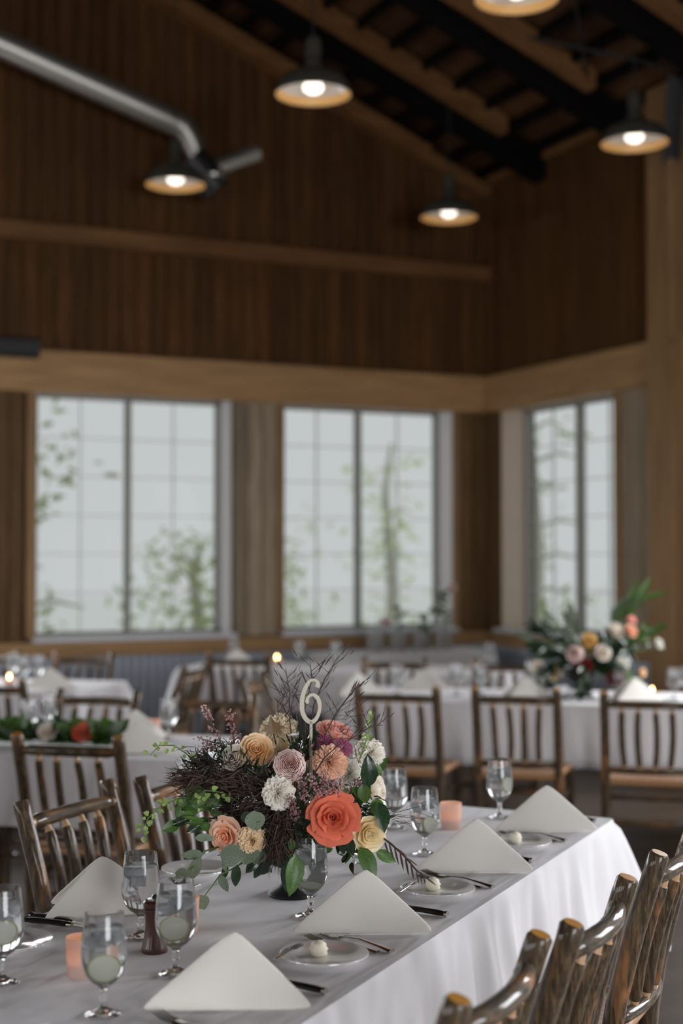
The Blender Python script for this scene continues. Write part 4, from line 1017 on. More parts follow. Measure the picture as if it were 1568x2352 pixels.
def sprig(name, path, leaves, label, stem_mat='stem', r=.0022, group='foliage in the front bouquet', cat='foliage'):
    """path: world points; leaves: (kind, world base, world tip, normal, scale-width)"""
    path = [Vector(p) for p in path]; o0 = path[0]
    root = MB().tube([p - o0 for p in path], [r] * (len(path) - 1) + [r * .5], 6).build(name, M[stem_mat]); root.location = o0
    tag(root, label, cat, group)
    for (kind, a, b, nrm) in leaves:
        a, b = Vector(a), Vector(b); inst('leaf', leaf_mesh(kind), root, a - o0, dir_quat(b - a, Vector(nrm)), (b - a).length)
    return root
def wp(l): return [wpt(*q) for q in l]
NT = cdir(0, .3, 1)
def lf(kind, x0, y0, x1, y1, d0, d1=None, n=NT): return (kind, wpt(x0, y0, d0), wpt(x1, y1, d1 or d0), n)
sprig('eucalyptus_sprig', [HUB] + wp([(560, 1945, 3.3), (500, 1965, 3.25)]), [lf('euca', 535, 1945, 520, 1992, 3.24), lf('euca', 575, 1930, 560, 1990, 3.26), lf('euca', 598, 1945, 582, 1988, 3.28), lf('euca', 505, 1960, 560, 1972, 3.22, None, cdir(-.2, .1, 1))], 'eucalyptus sprig with large round grey-green leaves at lower left of bouquet')
sprig('eucalyptus_sprig', [HUB] + wp([(520, 1940, 3.32), (470, 1955, 3.24), (430, 2010, 3.18)]), [lf('euca_long', 468, 1962, 412, 1964, 3.22), lf('euca_long', 462, 1970, 425, 2030, 3.2), lf('euca_long', 470, 1925, 492, 1930, 3.24), lf('euca_long', 440, 2000, 395, 2022, 3.18), lf('euca', 430, 2010, 400, 2005, 3.18), lf('euca_long', 447, 1925, 492, 1922, 3.24)], 'eucalyptus sprig with narrow leaves drooping over goblet at left')
sprig('eucalyptus_sprig', [HUB] + wp([(545, 1990, 3.3), (505, 2010, 3.26), (460, 2070, 3.2)]), [lf('euca_long', 503, 2008, 525, 2052, 3.26), lf('euca', 458, 2055, 470, 2092, 3.2), lf('euca_long', 512, 1980, 520, 2005, 3.26)], 'eucalyptus tip hanging lowest at left of vase')
sprig('eucalyptus_sprig', [HUB] + wp([(600, 1900, 3.35), (585, 1890, 3.24)]), [lf('euca', 582, 1862, 590, 1912, 3.22), lf('euca', 560, 1865, 575, 1892, 3.26)], 'eucalyptus leaves above the apricot carnation')
sprig('green_leaf_sprig', [HUB] + wp([(660, 1960, 3.34), (676, 1962, 3.18)]), [lf('leaf', 680, 1962, 672, 2062, 3.14, 3.10, cdir(.4, .2, 1)), lf('dark', 672, 1965, 645, 2052, 3.22, 3.2, cdir(-.5, .2, 1)), lf('leaf', 668, 1925, 676, 1968, 3.25), lf('dark', 655, 1885, 668, 1945, 3.28)], 'sprig with long bright green leaf hanging before the vase')
sprig('green_leaf_sprig', [HUB] + wp([(800, 1930, 3.34), (826, 1948, 3.24)]), [lf('leaf', 826, 1945, 868, 2024, 3.22, 3.18, cdir(.3, .5, .9)), lf('dark', 800, 1920, 812, 1972, 3.25), lf('dark', 780, 1925, 792, 1968, 3.28), lf('leaf', 862, 1955, 915, 1982, 3.3)], 'sprig with pointed green leaf below the cream rose')
sprig('dark_leaf_sprig', [HUB] + wp([(580, 1970, 3.36), (545, 1990, 3.3)]), [lf('dark', 545, 1985, 538, 2044, 3.28), lf('dark', 600, 1965, 558, 2010, 3.3), lf('dark', 610, 1975, 578, 2022, 3.32), lf('dark', 520, 1985, 512, 2025, 3.32), lf('dark', 640, 1960, 590, 2015, 3.30)], 'dark glossy pointed leaves hanging left of the black vase')
sprig('variegated_leaf_sprig', [HUB] + wp([(820, 1830, 3.4), (846, 1800, 3.3)]), [lf('ovate', 846, 1808, 848, 1732, 3.30, 3.28, cdir(.3, .1, 1)), lf('broad', 835, 1825, 805, 1808, 3.28), lf('broad', 832, 1800, 842, 1850, 3.27)], 'dark glossy variegated leaf at right of bouquet')
sprig('variegated_leaf_sprig', [HUB] + wp([(850, 1860, 3.38), (868, 1850, 3.28)]), [lf('ovate', 868, 1842, 888, 1912, 3.26, 3.22, cdir(.5, .2, 1)), lf('broad', 862, 1832, 872, 1885, 3.28), lf('dark', 855, 1850, 850, 1890, 3.3)], 'glossy pale-veined leaf hanging right of the cream rose')
sprig('green_leaf_sprig', [HUB] + wp([(500, 1880, 3.4), (430, 1880, 3.36)]), [lf('broad', 470, 1850, 425, 1795, 3.34), lf('broad', 460, 1865, 410, 1840, 3.36), lf('dark', 440, 1880, 385, 1895, 3.34), lf('dark', 480, 1880, 420, 1915, 3.32), lf('broad', 500, 1850, 460, 1800, 3.36), lf('leaf', 445, 1872, 412, 1868, 3.32), lf('spear', 470, 1885, 415, 1875, 3.3), lf('spear', 470, 1890, 420, 1890, 3.3), lf('leaf', 520, 1890, 480, 1905, 3.3), lf('broad', 485, 1905, 455, 1890, 3.31)], 'bright green leafy stems spreading at left of bouquet')
sprig('dark_leaf_sprig', [HUB] + wp([(700, 1860, 3.36), (700, 1880, 3.26)]), [lf('dark', 705, 1850, 690, 1925, 3.26), lf('dark', 690, 1890, 650, 1950, 3.28), lf('dark', 720, 1830, 730, 1790, 3.3), lf('dark', 715, 1900, 720, 1955, 3.26), lf('broad', 790, 1830, 780, 1800, 3.3), lf('dark', 640, 1900, 620, 1960, 3.3), lf('dark', 560, 1880, 540, 1930, 3.34), lf('dark', 600, 1850, 560, 1880, 3.36)], 'dark leaves filling the middle of the bouquet')
for (tips, kinds, n, sz, lab) in [
    ([(640, 1850, 3.40), (560, 1810, 3.44)], ('plum', 'dark'), 22, 52, 'deep plum leaves packed behind the ivory carnation'), ([(560, 1860, 3.40), (490, 1840, 3.44)], ('plum', 'dark', 'leaf'), 22, 50, 'plum and green leaves packed at left of bouquet'), ([(600, 1790, 3.42), (500, 1780, 3.46)], ('plum', 'plum', 'dark'), 22, 50, 'plum leaves packed under the peach rose'),
    ([(720, 1870, 3.34), (700, 1930, 3.32)], ('dark', 'leaf'), 16, 46, 'dark green leaves packed left of the coral rose'), ([(790, 1830, 3.36), (820, 1860, 3.34)], ('dark', 'leaf', 'dark'), 16, 42, 'dark green leaves packed right of the coral rose'), ([(780, 1930, 3.34), (810, 1970, 3.30)], ('dark', 'leaf'), 12, 42, 'dark leaves hanging under the coral rose'),
    ([(700, 1740, 3.46), (720, 1710, 3.48)], ('plum', 'dark'), 14, 40, 'dark leaves round the number stick'), ([(640, 1930, 3.36), (600, 1960, 3.34)], ('dark', 'plum'), 16, 46, 'dark leaves over the left rim of the vase'), ([(460, 1860, 3.38), (420, 1850, 3.36)], ('leaf', 'broad', 'leaf'), 12, 46, 'bright green leaves at far left of bouquet'), ([(830, 1790, 3.44), (860, 1770, 3.46)], ('dark', 'leaf'), 12, 40, 'leaves packed between the white blooms at right')]:
    rq = random.Random(len(lab)); pts = [HUB] + wp(tips); lv = []
    for i in range(n):
        q = (.45 + .55 * i / (n - 1)) * 1.999; k = int(q); P = pts[k].lerp(pts[k + 1], q - k) + Vector((rq.gauss(0, .018), rq.gauss(0, .018), rq.gauss(0, .018)))
        d_ = cdir(rq.gauss(0, .8), rq.gauss(0, .8), rq.uniform(0, .6)); lv.append((rq.choice(kinds), P, P + d_ * px2m(sz * rq.uniform(.6, 1.1), 3.35), cdir(rq.uniform(-.6, .6), rq.uniform(-.2, .8), 1)))
    sprig('leaf_filler_sprig', pts, lv, lab)
# dark drooping frond
fp = [(880, 1925, 3.26), (905, 1945, 3.22), (930, 1968, 3.19), (955, 1998, 3.16), (972, 2012, 3.15)]
lv = []
for i in range(9):
    q = i / 8 * 3.99; k = int(q); a = fp[k]; b = fp[k + 1]; fr = q - k; x = a[0] + (b[0] - a[0]) * fr; y = a[1] + (b[1] - a[1]) * fr; dd = a[2] + (b[2] - a[2]) * fr
    L_ = 62 - 5 * abs(i - 4); lv.append(lf('frond', x, y, x + 14 - i, y + L_ * (1 - .05 * i), dd)); 
    if i % 2 == 0: lv.append(lf('frond', x, y, x + 34, y + 24, dd))
sprig('bronze_frond', [HUB] + wp([(860, 1900, 3.32)] + fp), lv, 'dark feathery frond arching to the right above the table', 'twig')
# green bud sprays
def bud_spray(path, label, side=1, n=13, size=15, rndseed=1):
    rnd = random.Random(rndseed); pts = wp(path); lv = []
    for i in range(n):
        q = (.25 + .75 * i / (n - 1)) * (len(path) - 1) * .999; k = int(q); P = pts[k].lerp(pts[k + 1], q - k)
        d_ = cdir(rnd.uniform(-.8, .8), rnd.uniform(-1, .5), rnd.uniform(0, .6)); s = px2m(size * rnd.uniform(.7, 1.2), path[k][2]); a = P + d_ * s * .5
        lv.append(('bud', a, a + d_ * s, cdir(rnd.uniform(-.5, .5), .3, 1)))
    sprig('green_bud_spray', [HUB] + pts, lv, label, 'stem', .0014)
bud_spray([(500, 1790, 3.4), (440, 1740, 3.38), (400, 1712, 3.36), (365, 1712, 3.35), (345, 1735, 3.34)], 'arching spray of green buds at upper left of bouquet', n=14, size=12, rndseed=2)
bud_spray([(470, 1850, 3.36), (420, 1830, 3.33), (370, 1850, 3.3), (340, 1880, 3.28), (325, 1918, 3.27)], 'drooping spray of green buds at far left of bouquet', n=20, size=15, rndseed=3)
bud_spray([(820, 1760, 3.42), (838, 1710, 3.42), (850, 1670, 3.42), (860, 1634, 3.42)], 'upright spray of green buds at right of bouquet', n=14, size=13, rndseed=4)
bud_spray([(560, 1850, 3.34), (510, 1820, 3.3), (470, 1815, 3.27), (455, 1850, 3.26)], 'spray of green buds among dark foliage at left', n=14, size=14, rndseed=5)
# maple leaf
mo = [(0, 0), (.18, .05), (.42, -.06), (.34, .14), (.62, .30), (.40, .36), (.46, .62), (.22, .52), (.0, 1.0), (-.22, .52), (-.46, .62), (-.40, .36), (-.62, .30), (-.34, .14), (-.42, -.06), (-.18, .05)]
mm = MB().add([(x, y, .06 * abs(x) + .02) for x, y in mo] + [(0, .3, 0)], [(16, i, (i + 1) % 16) for i in range(16)]).mesh('maple_leaf', M['brown_leaf'], False)
for (x0, y0, x1, y1, dd, lab) in [(628, 1686, 620, 1640, 3.38, 'brown maple leaf in front of the apricot rose at top'), (650, 1725, 640, 1690, 3.36, 'brown maple leaf just above the pink ranunculus')]:
    a, b = wpt(x0, y0, dd), wpt(x1, y1, dd); o = inst('maple_leaf', mm, None, a, dir_quat(b - a, cdir(.1, .2, 1)), (b - a).length * .95); tag(o, lab, 'leaf', 'foliage in the front bouquet')
    s_ = MB().tube([(0, 0, 0), tuple((dir_quat(b - a, cdir(.1, .2, 1)).inverted() @ (HUB - a)) / ((b - a).length * .95))], .04, 5).build('stalk', M['twig'], o)
# fine feathery masses
def hair(name, mat, spots, label, n, length, width, seed, curl=1.0, kind='stuff'):
    """spots: (px, py, depth, spread px, (dir right, up, toward)) - thin curved ribbons"""
    rnd = random.Random(seed); m = MB()
    for k in range(n):
        x, y, dd, spd, dr = spots[rnd.randrange(len(spots))]
        p = wpt(x + rnd.gauss(0, spd * .5), y + rnd.gauss(0, spd * .38), dd + rnd.uniform(-.05, .05)); d_ = (cdir(*dr) + Vector((rnd.gauss(0, .45), rnd.gauss(0, .45), rnd.gauss(0, .45)))).normalized()
        L_ = length * rnd.uniform(.5, 1.3); c_ = Vector((rnd.gauss(0, 1), rnd.gauss(0, 1), rnd.gauss(0, 1))) * .35 * curl; w = d_.orthogonal().normalized() * width * rnd.uniform(.6, 1.3)
        w.rotate(Quaternion(d_, rnd.uniform(0, 6.28)))
        pts = [p + (d_ * q + c_ * q * q) * L_ for q in (0, .35, .7, 1)]
        ws = (.6, 1, .8, .1); vs = []
        for q, pp in zip(ws, pts): vs += [pp - w * q, pp + w * q]
        m.add(vs, [(0, 1, 3, 2), (2, 3, 5, 4), (4, 5, 7, 6)])
    o = m.build(name, M[mat], None, smooth=False); tag(o, label, 'foliage', 'foliage in the front bouquet', kind); return o
hair('smoke_bush_foliage', 'bronze', [(560, 1800, 3.36, 60, (-.6, .2, .4)), (600, 1850, 3.34, 50, (-.3, -.2, .6)), (500, 1785, 3.38, 60, (-.9, .1, .3)), (650, 1880, 3.30, 40, (0, -.6, .6)), (560, 1870, 3.36, 50, (-.4, -.4, .5)), (455, 1790, 3.38, 35, (-1, .0, .2)), (640, 1930, 3.30, 35, (.1, -.9, .4))], 'dark bronze feathery smoke bush filling left of bouquet', 3000, .040, .0015, 4)
hair('fern_foliage', 'leaf_dark', [(520, 1745, 3.38, 40, (-.3, .7, .4)), (580, 1765, 3.36, 35, (.1, .7, .4)), (470, 1755, 3.4, 30, (-.6, .6, .3)), (760, 1850, 3.33, 70, (.2, 0, .6)), (830, 1870, 3.36, 50, (.6, 0, .5)), (700, 1720, 3.44, 50, (0, .7, .4))], 'dark green needle foliage between the flowers', 650, .030, .0022, 9, .6)
hair('bronze_grass', 'bronze', [(655, 1660, 3.46, 22, (-.1, 1, .1)), (690, 1690, 3.46, 30, (.1, 1, .1)), (780, 1650, 3.46, 40, (.7, .6, .1)), (800, 1700, 3.44, 35, (.8, .3, .2)), (650, 1600, 3.46, 14, (.0, 1, .0)), (900, 1880, 3.34, 30, (.8, .0, .3)), (660, 1800, 3.36, 40, (0, .4, .6))], 'fine bronze grass standing round the number marker', 170, .06, .0007, 12)
# tall dark twigs with small leaves
def twig(path, label, seed, nb=9):
    rnd = random.Random(seed); pts = wp(path); o0 = HUB; lv = []; m = MB()
    m.tube([p - o0 for p in [HUB] + pts], [.0018] * len(pts) + [.0006], 5)
    for i in range(nb):
        q = (.3 + .69 * i / nb) * (len(pts) - 1); k = int(q); P = pts[k].lerp(pts[k + 1], q - k); d_ = cdir(rnd.choice((-1, 1)) * rnd.uniform(.3, 1), rnd.uniform(.3, 1), rnd.uniform(-.3, .3)); L_ = rnd.uniform(.025, .06)
        m.tube([P - o0, P + d_ * L_ * .6 - o0 + UP * .004, P + d_ * L_ - o0 + UP * .012], [.001, .0008, .0004], 4)
        for e in (.5, .95): lv.append(('frond', P + d_ * L_ * e, P + d_ * L_ * e + (d_ + UP * .5).normalized() * rnd.uniform(.014, .030), cdir(rnd.uniform(-1, 1), 0, 1)))
    root = m.build('dark_twig', M['twig']); root.location = o0; tag(root, label, 'twig', 'tall twigs in the front bouquet')
    for (kind, a, b, nrm) in lv: inst('leaf', leaf_mesh(kind), root, a - o0, dir_quat(b - a, Vector(nrm)), (b - a).length)
twig([(672, 1720, 3.44), (664, 1640, 3.46), (665, 1590, 3.46), (655, 1535, 3.46)], 'dark leafy twig rising left of the number marker', 1, 11)
twig([(700, 1700, 3.44), (700, 1630, 3.44), (716, 1560, 3.44), (712, 1520, 3.44)], 'dark twig rising in front of the number marker', 2, 8)
twig([(712, 1690, 3.46), (720, 1620, 3.46), (745, 1560, 3.46), (778, 1505, 3.46)], 'thin dark twig leaning right past the number marker', 3, 9)
twig([(740, 1700, 3.44), (770, 1640, 3.45), (800, 1600, 3.46), (826, 1570, 3.47)], 'dark twig leaning right over the pink rose', 4, 8)
twig([(770, 1740, 3.38), (800, 1700, 3.38), (850, 1670, 3.4), (880, 1665, 3.4)], 'dark twig reaching right toward green buds', 5, 8)
twig([(640, 1720, 3.46), (640, 1660, 3.48), (636, 1600, 3.5)], 'short dark twig above the maple leaf', 6, 7)
twig([(720, 1780, 3.3), (745, 1740, 3.29), (790, 1700, 3.3)], 'thin twig crossing in front of the peach carnation', 7, 5)
# heather
def heather(path, label, seed, n=60):
    rnd = random.Random(seed); pts = wp(path); o0 = HUB
    root = MB().tube([p - o0 for p in [HUB] + pts], .0013, 5).build('heather_sprig', M['heather_stem']); root.location = o0; tag(root, label, 'heather', 'heather sprigs in the front bouquet')
    m = MB()
    for i in range(n):
        q = (.15 + .849 * i / n) * (len(pts) - 1); k = int(q); P = pts[k].lerp(pts[k + 1], q - k) - o0
        d_ = Vector((rnd.gauss(0, 1), rnd.gauss(0, 1), rnd.gauss(0, 1))).normalized(); P = P + d_ * rnd.uniform(.003, .011); e = d_.orthogonal().normalized() * .0028; g_ = d_.cross(e).normalized() * .0028; t_ = d_ * .006
        m.add([P, P + t_ * .5 + e, P + t_ * .5 + g_, P + t_ * .5 - e, P + t_ * .5 - g_, P + t_], [(0, 2, 1), (0, 3, 2), (0, 4, 3), (0, 1, 4), (5, 1, 2), (5, 2, 3), (5, 3, 4), (5, 4, 1)])
    tag(m.build('florets', M['heather'], root, smooth=False), kind='stuff')
hs_ = [([(520, 1740, 3.42), (500, 1690, 3.42), (478, 1645, 3.42), (470, 1625, 3.42)], 'heather spike rising highest at upper left'), ([(545, 1735, 3.42), (535, 1690, 3.42), (528, 1650, 3.42), (526, 1635, 3.42)], 'heather spike second at upper left'),
       ([(530, 1740, 3.42), (505, 1710, 3.42), (455, 1695, 3.42)], 'heather sprig spreading to the left'), ([(540, 1740, 3.42), (530, 1710, 3.42), (550, 1690, 3.42)], 'short heather sprig by apricot rose'), ([(540, 1745, 3.42), (490, 1715, 3.42), (465, 1725, 3.42)], 'low heather sprig at upper left'),
       ([(735, 1850, 3.24), (730, 1815, 3.22), (715, 1785, 3.22)], 'pink heather left above coral rose'), ([(755, 1840, 3.23), (750, 1810, 3.22), (742, 1775, 3.22)], 'pink heather directly above coral rose'), ([(745, 1845, 3.23), (770, 1815, 3.22), (785, 1790, 3.22)], 'pink heather right above coral rose'),
       ([(700, 1850, 3.25), (695, 1815, 3.24), (690, 1780, 3.24)], 'pink heather beside ivory carnation'), ([(690, 1880, 3.26), (672, 1860, 3.24), (668, 1830, 3.24)], 'dark heather below ivory carnation'), ([(800, 1830, 3.3), (815, 1800, 3.3), (830, 1790, 3.3)], 'dark heather under white carnation'), ([(730, 1800, 3.24), (760, 1800, 3.22), (780, 1815, 3.22)], 'pink heather in front of the peach bloom')]
for i, (pa, lab) in enumerate(hs_): heather(pa, lab, i + 20, 70)
# table number marker: flat cut-out six on a stick
def stroke(pts, ws, th):
    m = MB(); n = len(pts); L_ = []; 
    for i in range(n):
        a, b = Vector(pts[max(i - 1, 0)]), Vector(pts[min(i + 1, n - 1)]); t_ = (b - a).normalized(); nn = Vector((-t_.y, t_.x)); p = Vector(pts[i]); L_.append((p + nn * ws[i] / 2, p - nn * ws[i] / 2))
    vs = [(q.x, z, q.y) for z in (-th / 2, th / 2) for pr in L_ for q in pr]; o = 2 * n; fs = []
    for i in range(n - 1):
        a, b, c_, d_ = 2 * i, 2 * i + 1, 2 * i + 3, 2 * i + 2
        fs += [(a, b, c_, d_), (o + d_, o + c_, o + b, o + a), (a, d_, o + d_, o + a), (c_, b, o + b, o + c_)]
    fs += [(1, 0, o, o + 1), (2 * n - 2, 2 * n - 1, o + 2 * n - 1, o + 2 * n - 2)]
    return m.add(vs, fs)
# outline of the figure in photo pixels relative to (714, 1655): x right, y up
six = [(14, 76), (16, 84), (13, 90), (5, 93), (-4, 89), (-12, 76), (-19, 56), (-21, 36), (-19, 18), (-12, 4), (-2, -3), (8, 0), (16, 12), (20, 28), (19, 42), (13, 54), (3, 59), (-6, 54), (-9, 44), (-6, 40)]
wid = [11, 9, 6, 6, 7, 9, 10, 10, 10, 10, 10, 9, 8, 8, 9, 9, 7, 6, 8, 7]
sc_ = 3.42 / FPX
def smooth_path(P, Wd, k=4):
    o = []; w = []
    for i in range(len(P) - 1):
        p0, p1, p2, p3 = P[max(i - 1, 0)], P[i], P[i + 1], P[min(i + 2, len(P) - 1)]
        for j in range(k):
            t_ = j / k; o.append(tuple(.5 * (2 * p1[c] + (p2[c] - p0[c]) * t_ + (2 * p0[c] - 5 * p1[c] + 4 * p2[c] - p3[c]) * t_ ** 2 + (3 * p1[c] - p0[c] - 3 * p2[c] + p3[c]) * t_ ** 3) for c in (0, 1))); w.append(Wd[i] + (Wd[i + 1] - Wd[i]) * t_)
    o.append(P[-1]); w.append(Wd[-1]); return o, w
P_, W_ = smooth_path([(x * sc_, y * sc_) for x, y in six], [w * sc_ for w in wid])
mk = empty('table_number_marker', wpt(714, 1655, 3.42), -HEAD); tag(mk, 'pale cut-out number 6 table marker on a stick in the bouquet', 'table number')
stroke(P_, W_, .004).build('numeral', M['marker'], mk, smooth=False)
MB().chamfer((-.0035, -.002, -.24), (.0035, .002, -.002), .0008, 2).build('stick', M['marker'], mk, smooth=False)

# ------------------------------------------------------------------ rear tables: settings and flowers
gr2 = 'water goblets on the rear tables'
for i, (e, f, lab) in enumerate([
    (-1.68, 8.20, 'water goblet on centrepiece table, left, beside white napkin'), (-1.33, 8.22, 'water goblet on centrepiece table between first two chairs, left of pair'), (-1.20, 8.30, 'water goblet on centrepiece table between first two chairs, right of pair'),
    (-.10, 8.30, 'water goblet on centrepiece table at right picture edge'), (-.02, 8.42, 'goblet behind another at right picture edge, centrepiece table'), (-.93, 8.56, 'goblet at far edge of centrepiece table left of flowers'), (-.40, 8.20, 'low goblet right of the black centrepiece vase'),
    (-2.26, 5.98, 'water goblet on garland table beside small candle'), (-2.85, 5.80, 'water goblet standing in the greenery garland at left'), (-2.86, 6.02, 'water goblet on garland table behind white rose'),
    (-4.04, 8.35, 'water goblet on far left table, right of pair'), (-4.12, 8.30, 'water goblet on far left table, left of pair'), (-4.30, 8.52, 'water goblet on far left table behind the candle'),
    (-3.37, 10.30, 'water goblet at left end of middle rear table'), (-2.84, 10.25, 'water goblet on middle rear table beside round candle light'), (-2.56, 10.25, 'water goblet on middle rear table, right of candle'), (-1.42, 10.30, 'water goblet at right end of middle rear table')]):
    goblet(ep(e, f, .7535), lab, gr2, i, 0, None, 1.0)
gn2 = 'ivory napkins on the rear tables'
for (e, f, an, lab) in [(-1.88, 8.12, 200, 'ivory napkin on centrepiece table at far left chair'), (-.90, 8.12, 200, 'ivory napkin on centrepiece table above the middle chair'), (-.30, 8.14, 200, 'ivory napkin on centrepiece table right of flowers'),
    (-1.58, 8.52, 20, 'upright ivory napkin on far side of centrepiece table'), (-2.22, 5.56, 185, 'ivory napkin on near side of garland table, behind log chair'), (-2.42, 5.95, 60, 'small ivory napkin tent on garland table beside candle'), (-3.80, 8.05, 190, 'ivory napkin on far left table beside two goblets'),
    (-3.2, 9.9, 180, 'ivory napkin on middle rear table')]:
    napkin(ep(e, f, .7525), EA + R(an), lab, gn2)
for (e, f, lab) in [(-2.36, 6.05, 'votive candle on garland table beside goblet'), (-.22, 8.26, 'tealight candle flickering on centrepiece table at right'), (-4.30, 8.18, 'pink votive candle on far left table'), (-4.16, 8.20, 'tealight candle on far left table nearer the goblets'), (-3.00, 10.2, 'tealight candle glowing on middle rear table'), (-1.52, 10.25, 'amber tealight candle glowing on rear table behind the napkin')]:
    (tealight if 'tealight' in lab else votive)(ep(e, f, .7535), lab)
# large centrepiece
cp = ep(-.62, 8.34, .7535)
t = empty('urn_vase', cp); tag(t, 'black footed vase of the large rear centrepiece', 'vase')
MB().lathe([(0, 0), (.07, 0), (.07, .01), (.03, .03), (.03, .06), (.09, .10), (.12, .17), (.115, .17), (.08, .11), (0, .08)], 28).build('bowl', M['vase'], t)
MB().lathe([(0, .165), (.10, .16), (.11, .14), (0, .10)], 16).build('floral_foam', M['leaf_dark'], t)
dC = CAMF.dot(cp); gc = 'flowers in the rear centrepiece'; hubC = cp + UP * .2
for (nm, kd, mk_, x, y, dz, dia, lab) in [('blush_rose', 'ranunculus', 'p_pink', 1320, 1502, -.18, 44, 'large blush bloom at centre of rear centrepiece'), ('white_rose', 'garden_rose', 'p_ivory', 1383, 1500, -.18, 38, 'white rose right of centre in rear centrepiece'), ('yellow_rose', 'garden_rose', 'p_yellow', 1352, 1472, -.12, 36, 'yellow rose at top of rear centrepiece'),
    ('red_rose', 'garden_rose', 'p_red', 1340, 1529, -.18, 36, 'dark red rose below blush bloom in rear centrepiece'), ('white_rose', 'garden_rose', 'p_ivory', 1413, 1450, -.05, 40, 'white rose at upper right of rear centrepiece'), ('peach_rose', 'garden_rose', 'p_orangepeach', 1447, 1450, -.05, 32, 'peach rose at upper right of rear centrepiece'),
    ('pink_rose', 'garden_rose', 'p_rosepink', 1448, 1425, 0, 26, 'small pink rose highest in rear centrepiece'), ('white_rose', 'garden_rose', 'p_ivory', 1235, 1534, -.10, 34, 'white rose at far left of rear centrepiece'), ('yellow_rose', 'garden_rose', 'p_tan', 1273, 1545, -.15, 38, 'yellow bloom low left in rear centrepiece'),
    ('burgundy_rose', 'garden_rose', 'p_red', 1408, 1556, -.16, 38, 'burgundy bloom low right in rear centrepiece'), ('white_rose', 'carnation', 'p_white', 1428, 1525, -.14, 36, 'pale ruffled bloom at right of rear centrepiece'), ('white_rose', 'carnation', 'p_white', 1512, 1478, 0, 24, 'small white bloom at right tip of rear centrepiece'), ('peach_rose', 'garden_rose', 'p_peach', 1474, 1545, -.05, 20, 'small peach bud at lower right of rear centrepiece')]:
    p = wpt(x, y, dC + dz); r_ = px2m(dia / 2, dC + dz); A = (cdir(0, .2, 1) + (p - hubC).normalized() * .8).normalized()
    b = bloom(nm, kd, mk_, p, A, r_, lab, 'flower', gc)
    mw = Matrix.LocRotScale(b.location, b.rotation_quaternion, b.scale).inverted(); st = MB().tube([p, hubC - UP * .05], .003, 5); st.v = [tuple(mw @ Vector(q)) for q in st.v]; st.build('stem', M['stem'], b)
rnd = random.Random(44); lv = []
def fill_sprig(name, tips, kind, label, mat='stem', n=9, size=.09, hub=None, spread=.5, group='foliage in the rear centrepiece'):
    hub = hubC if hub is None else hub
    pts = wp(tips); path = [hub] + pts; lv = []
    for i in range(n):
        q = (.15 + .85 * i / (n - 1)) * (len(path) - 1) * .999; k = int(q); P = path[k].lerp(path[k + 1], q - k); dd = (path[k + 1] - path[k]).normalized() + Vector((rnd.gauss(0, spread), rnd.gauss(0, spread), rnd.gauss(0, spread)))
        lv.append((kind, P, P + dd.normalized() * size * rnd.uniform(.7, 1.3), cdir(rnd.uniform(-.6, .6), .5, .8)))
    sprig(name, path, lv, label, mat, .003, group)
for (tips, kind, lab, n, sz) in [
    ([(1300, 1500, dC - .1), (1215, 1470, dC)], 'sage', 'grey-green sprig reaching left in rear centrepiece', 16, .11), ([(1290, 1480, dC), (1240, 1445, dC)], 'dark', 'dark leafy sprig at upper left of rear centrepiece', 14, .12), ([(1330, 1470, dC), (1310, 1430, dC)], 'sage', 'grey-green sprig at top of rear centrepiece', 14, .10),
    ([(1400, 1450, dC), (1440, 1400, dC), (1470, 1378, dC)], 'spear', 'tall bright green spear leaf rising right in rear centrepiece', 6, .20), ([(1400, 1440, dC), (1430, 1405, dC)], 'sage', 'broad grey-green leaves rising right in rear centrepiece', 10, .16), ([(1430, 1480, dC), (1500, 1450, dC)], 'leaf', 'green leaves at right of rear centrepiece', 12, .10),
    ([(1440, 1500, dC), (1510, 1480, dC)], 'sage', 'pale sprig reaching far right in rear centrepiece', 16, .07), ([(1270, 1520, dC - .15), (1240, 1560, dC - .15)], 'dark', 'dark leaves hanging low left in rear centrepiece', 14, .12), ([(1430, 1530, dC - .12), (1460, 1580, dC - .1)], 'leaf', 'leaves hanging low right in rear centrepiece', 14, .10),
    ([(1350, 1540, dC - .2), (1345, 1570, dC - .2)], 'dark', 'dark leaves over vase rim in rear centrepiece', 16, .11), ([(1300, 1500, dC - .12), (1260, 1490, dC - .1)], 'dark', 'dark leaves left of blush bloom in rear centrepiece', 16, .12), ([(1390, 1530, dC - .15), (1400, 1480, dC - .1)], 'dark', 'dark leaves behind white rose in rear centrepiece', 18, .12),
    ([(1440, 1480, dC - .05), (1440, 1500, dC - .1)], 'dark', 'dark leaves right of white roses in rear centrepiece', 14, .12), ([(1300, 1450, dC + .02), (1265, 1430, dC)], 'sage', 'thin sage sprig before the side window', 10, .09)]:
    fill_sprig('centrepiece_sprig', tips, kind, lab, 'stem', n, sz)
t = empty('water_carafe', ep(-.72, 8.12, .7535)); tag(t, 'round clear glass carafe before the rear centrepiece', 'carafe')
MB().lathe([(0, 0), (.045, 0), (.055, .02), (.057, .05), (.045, .09), (.022, .12), (.02, .15), (.027, .16), (.025, .16), (.018, .15), (.020, .12), (.043, .088), (.054, .05), (.052, .022), (0, .006)], 28).build('flask', M['glass'], t)
MB().lathe([(0, .0055), (.0523, .0215), (.0545, .05), (.047, .08), (0, .08)], 28).build('water', M['water'], t)
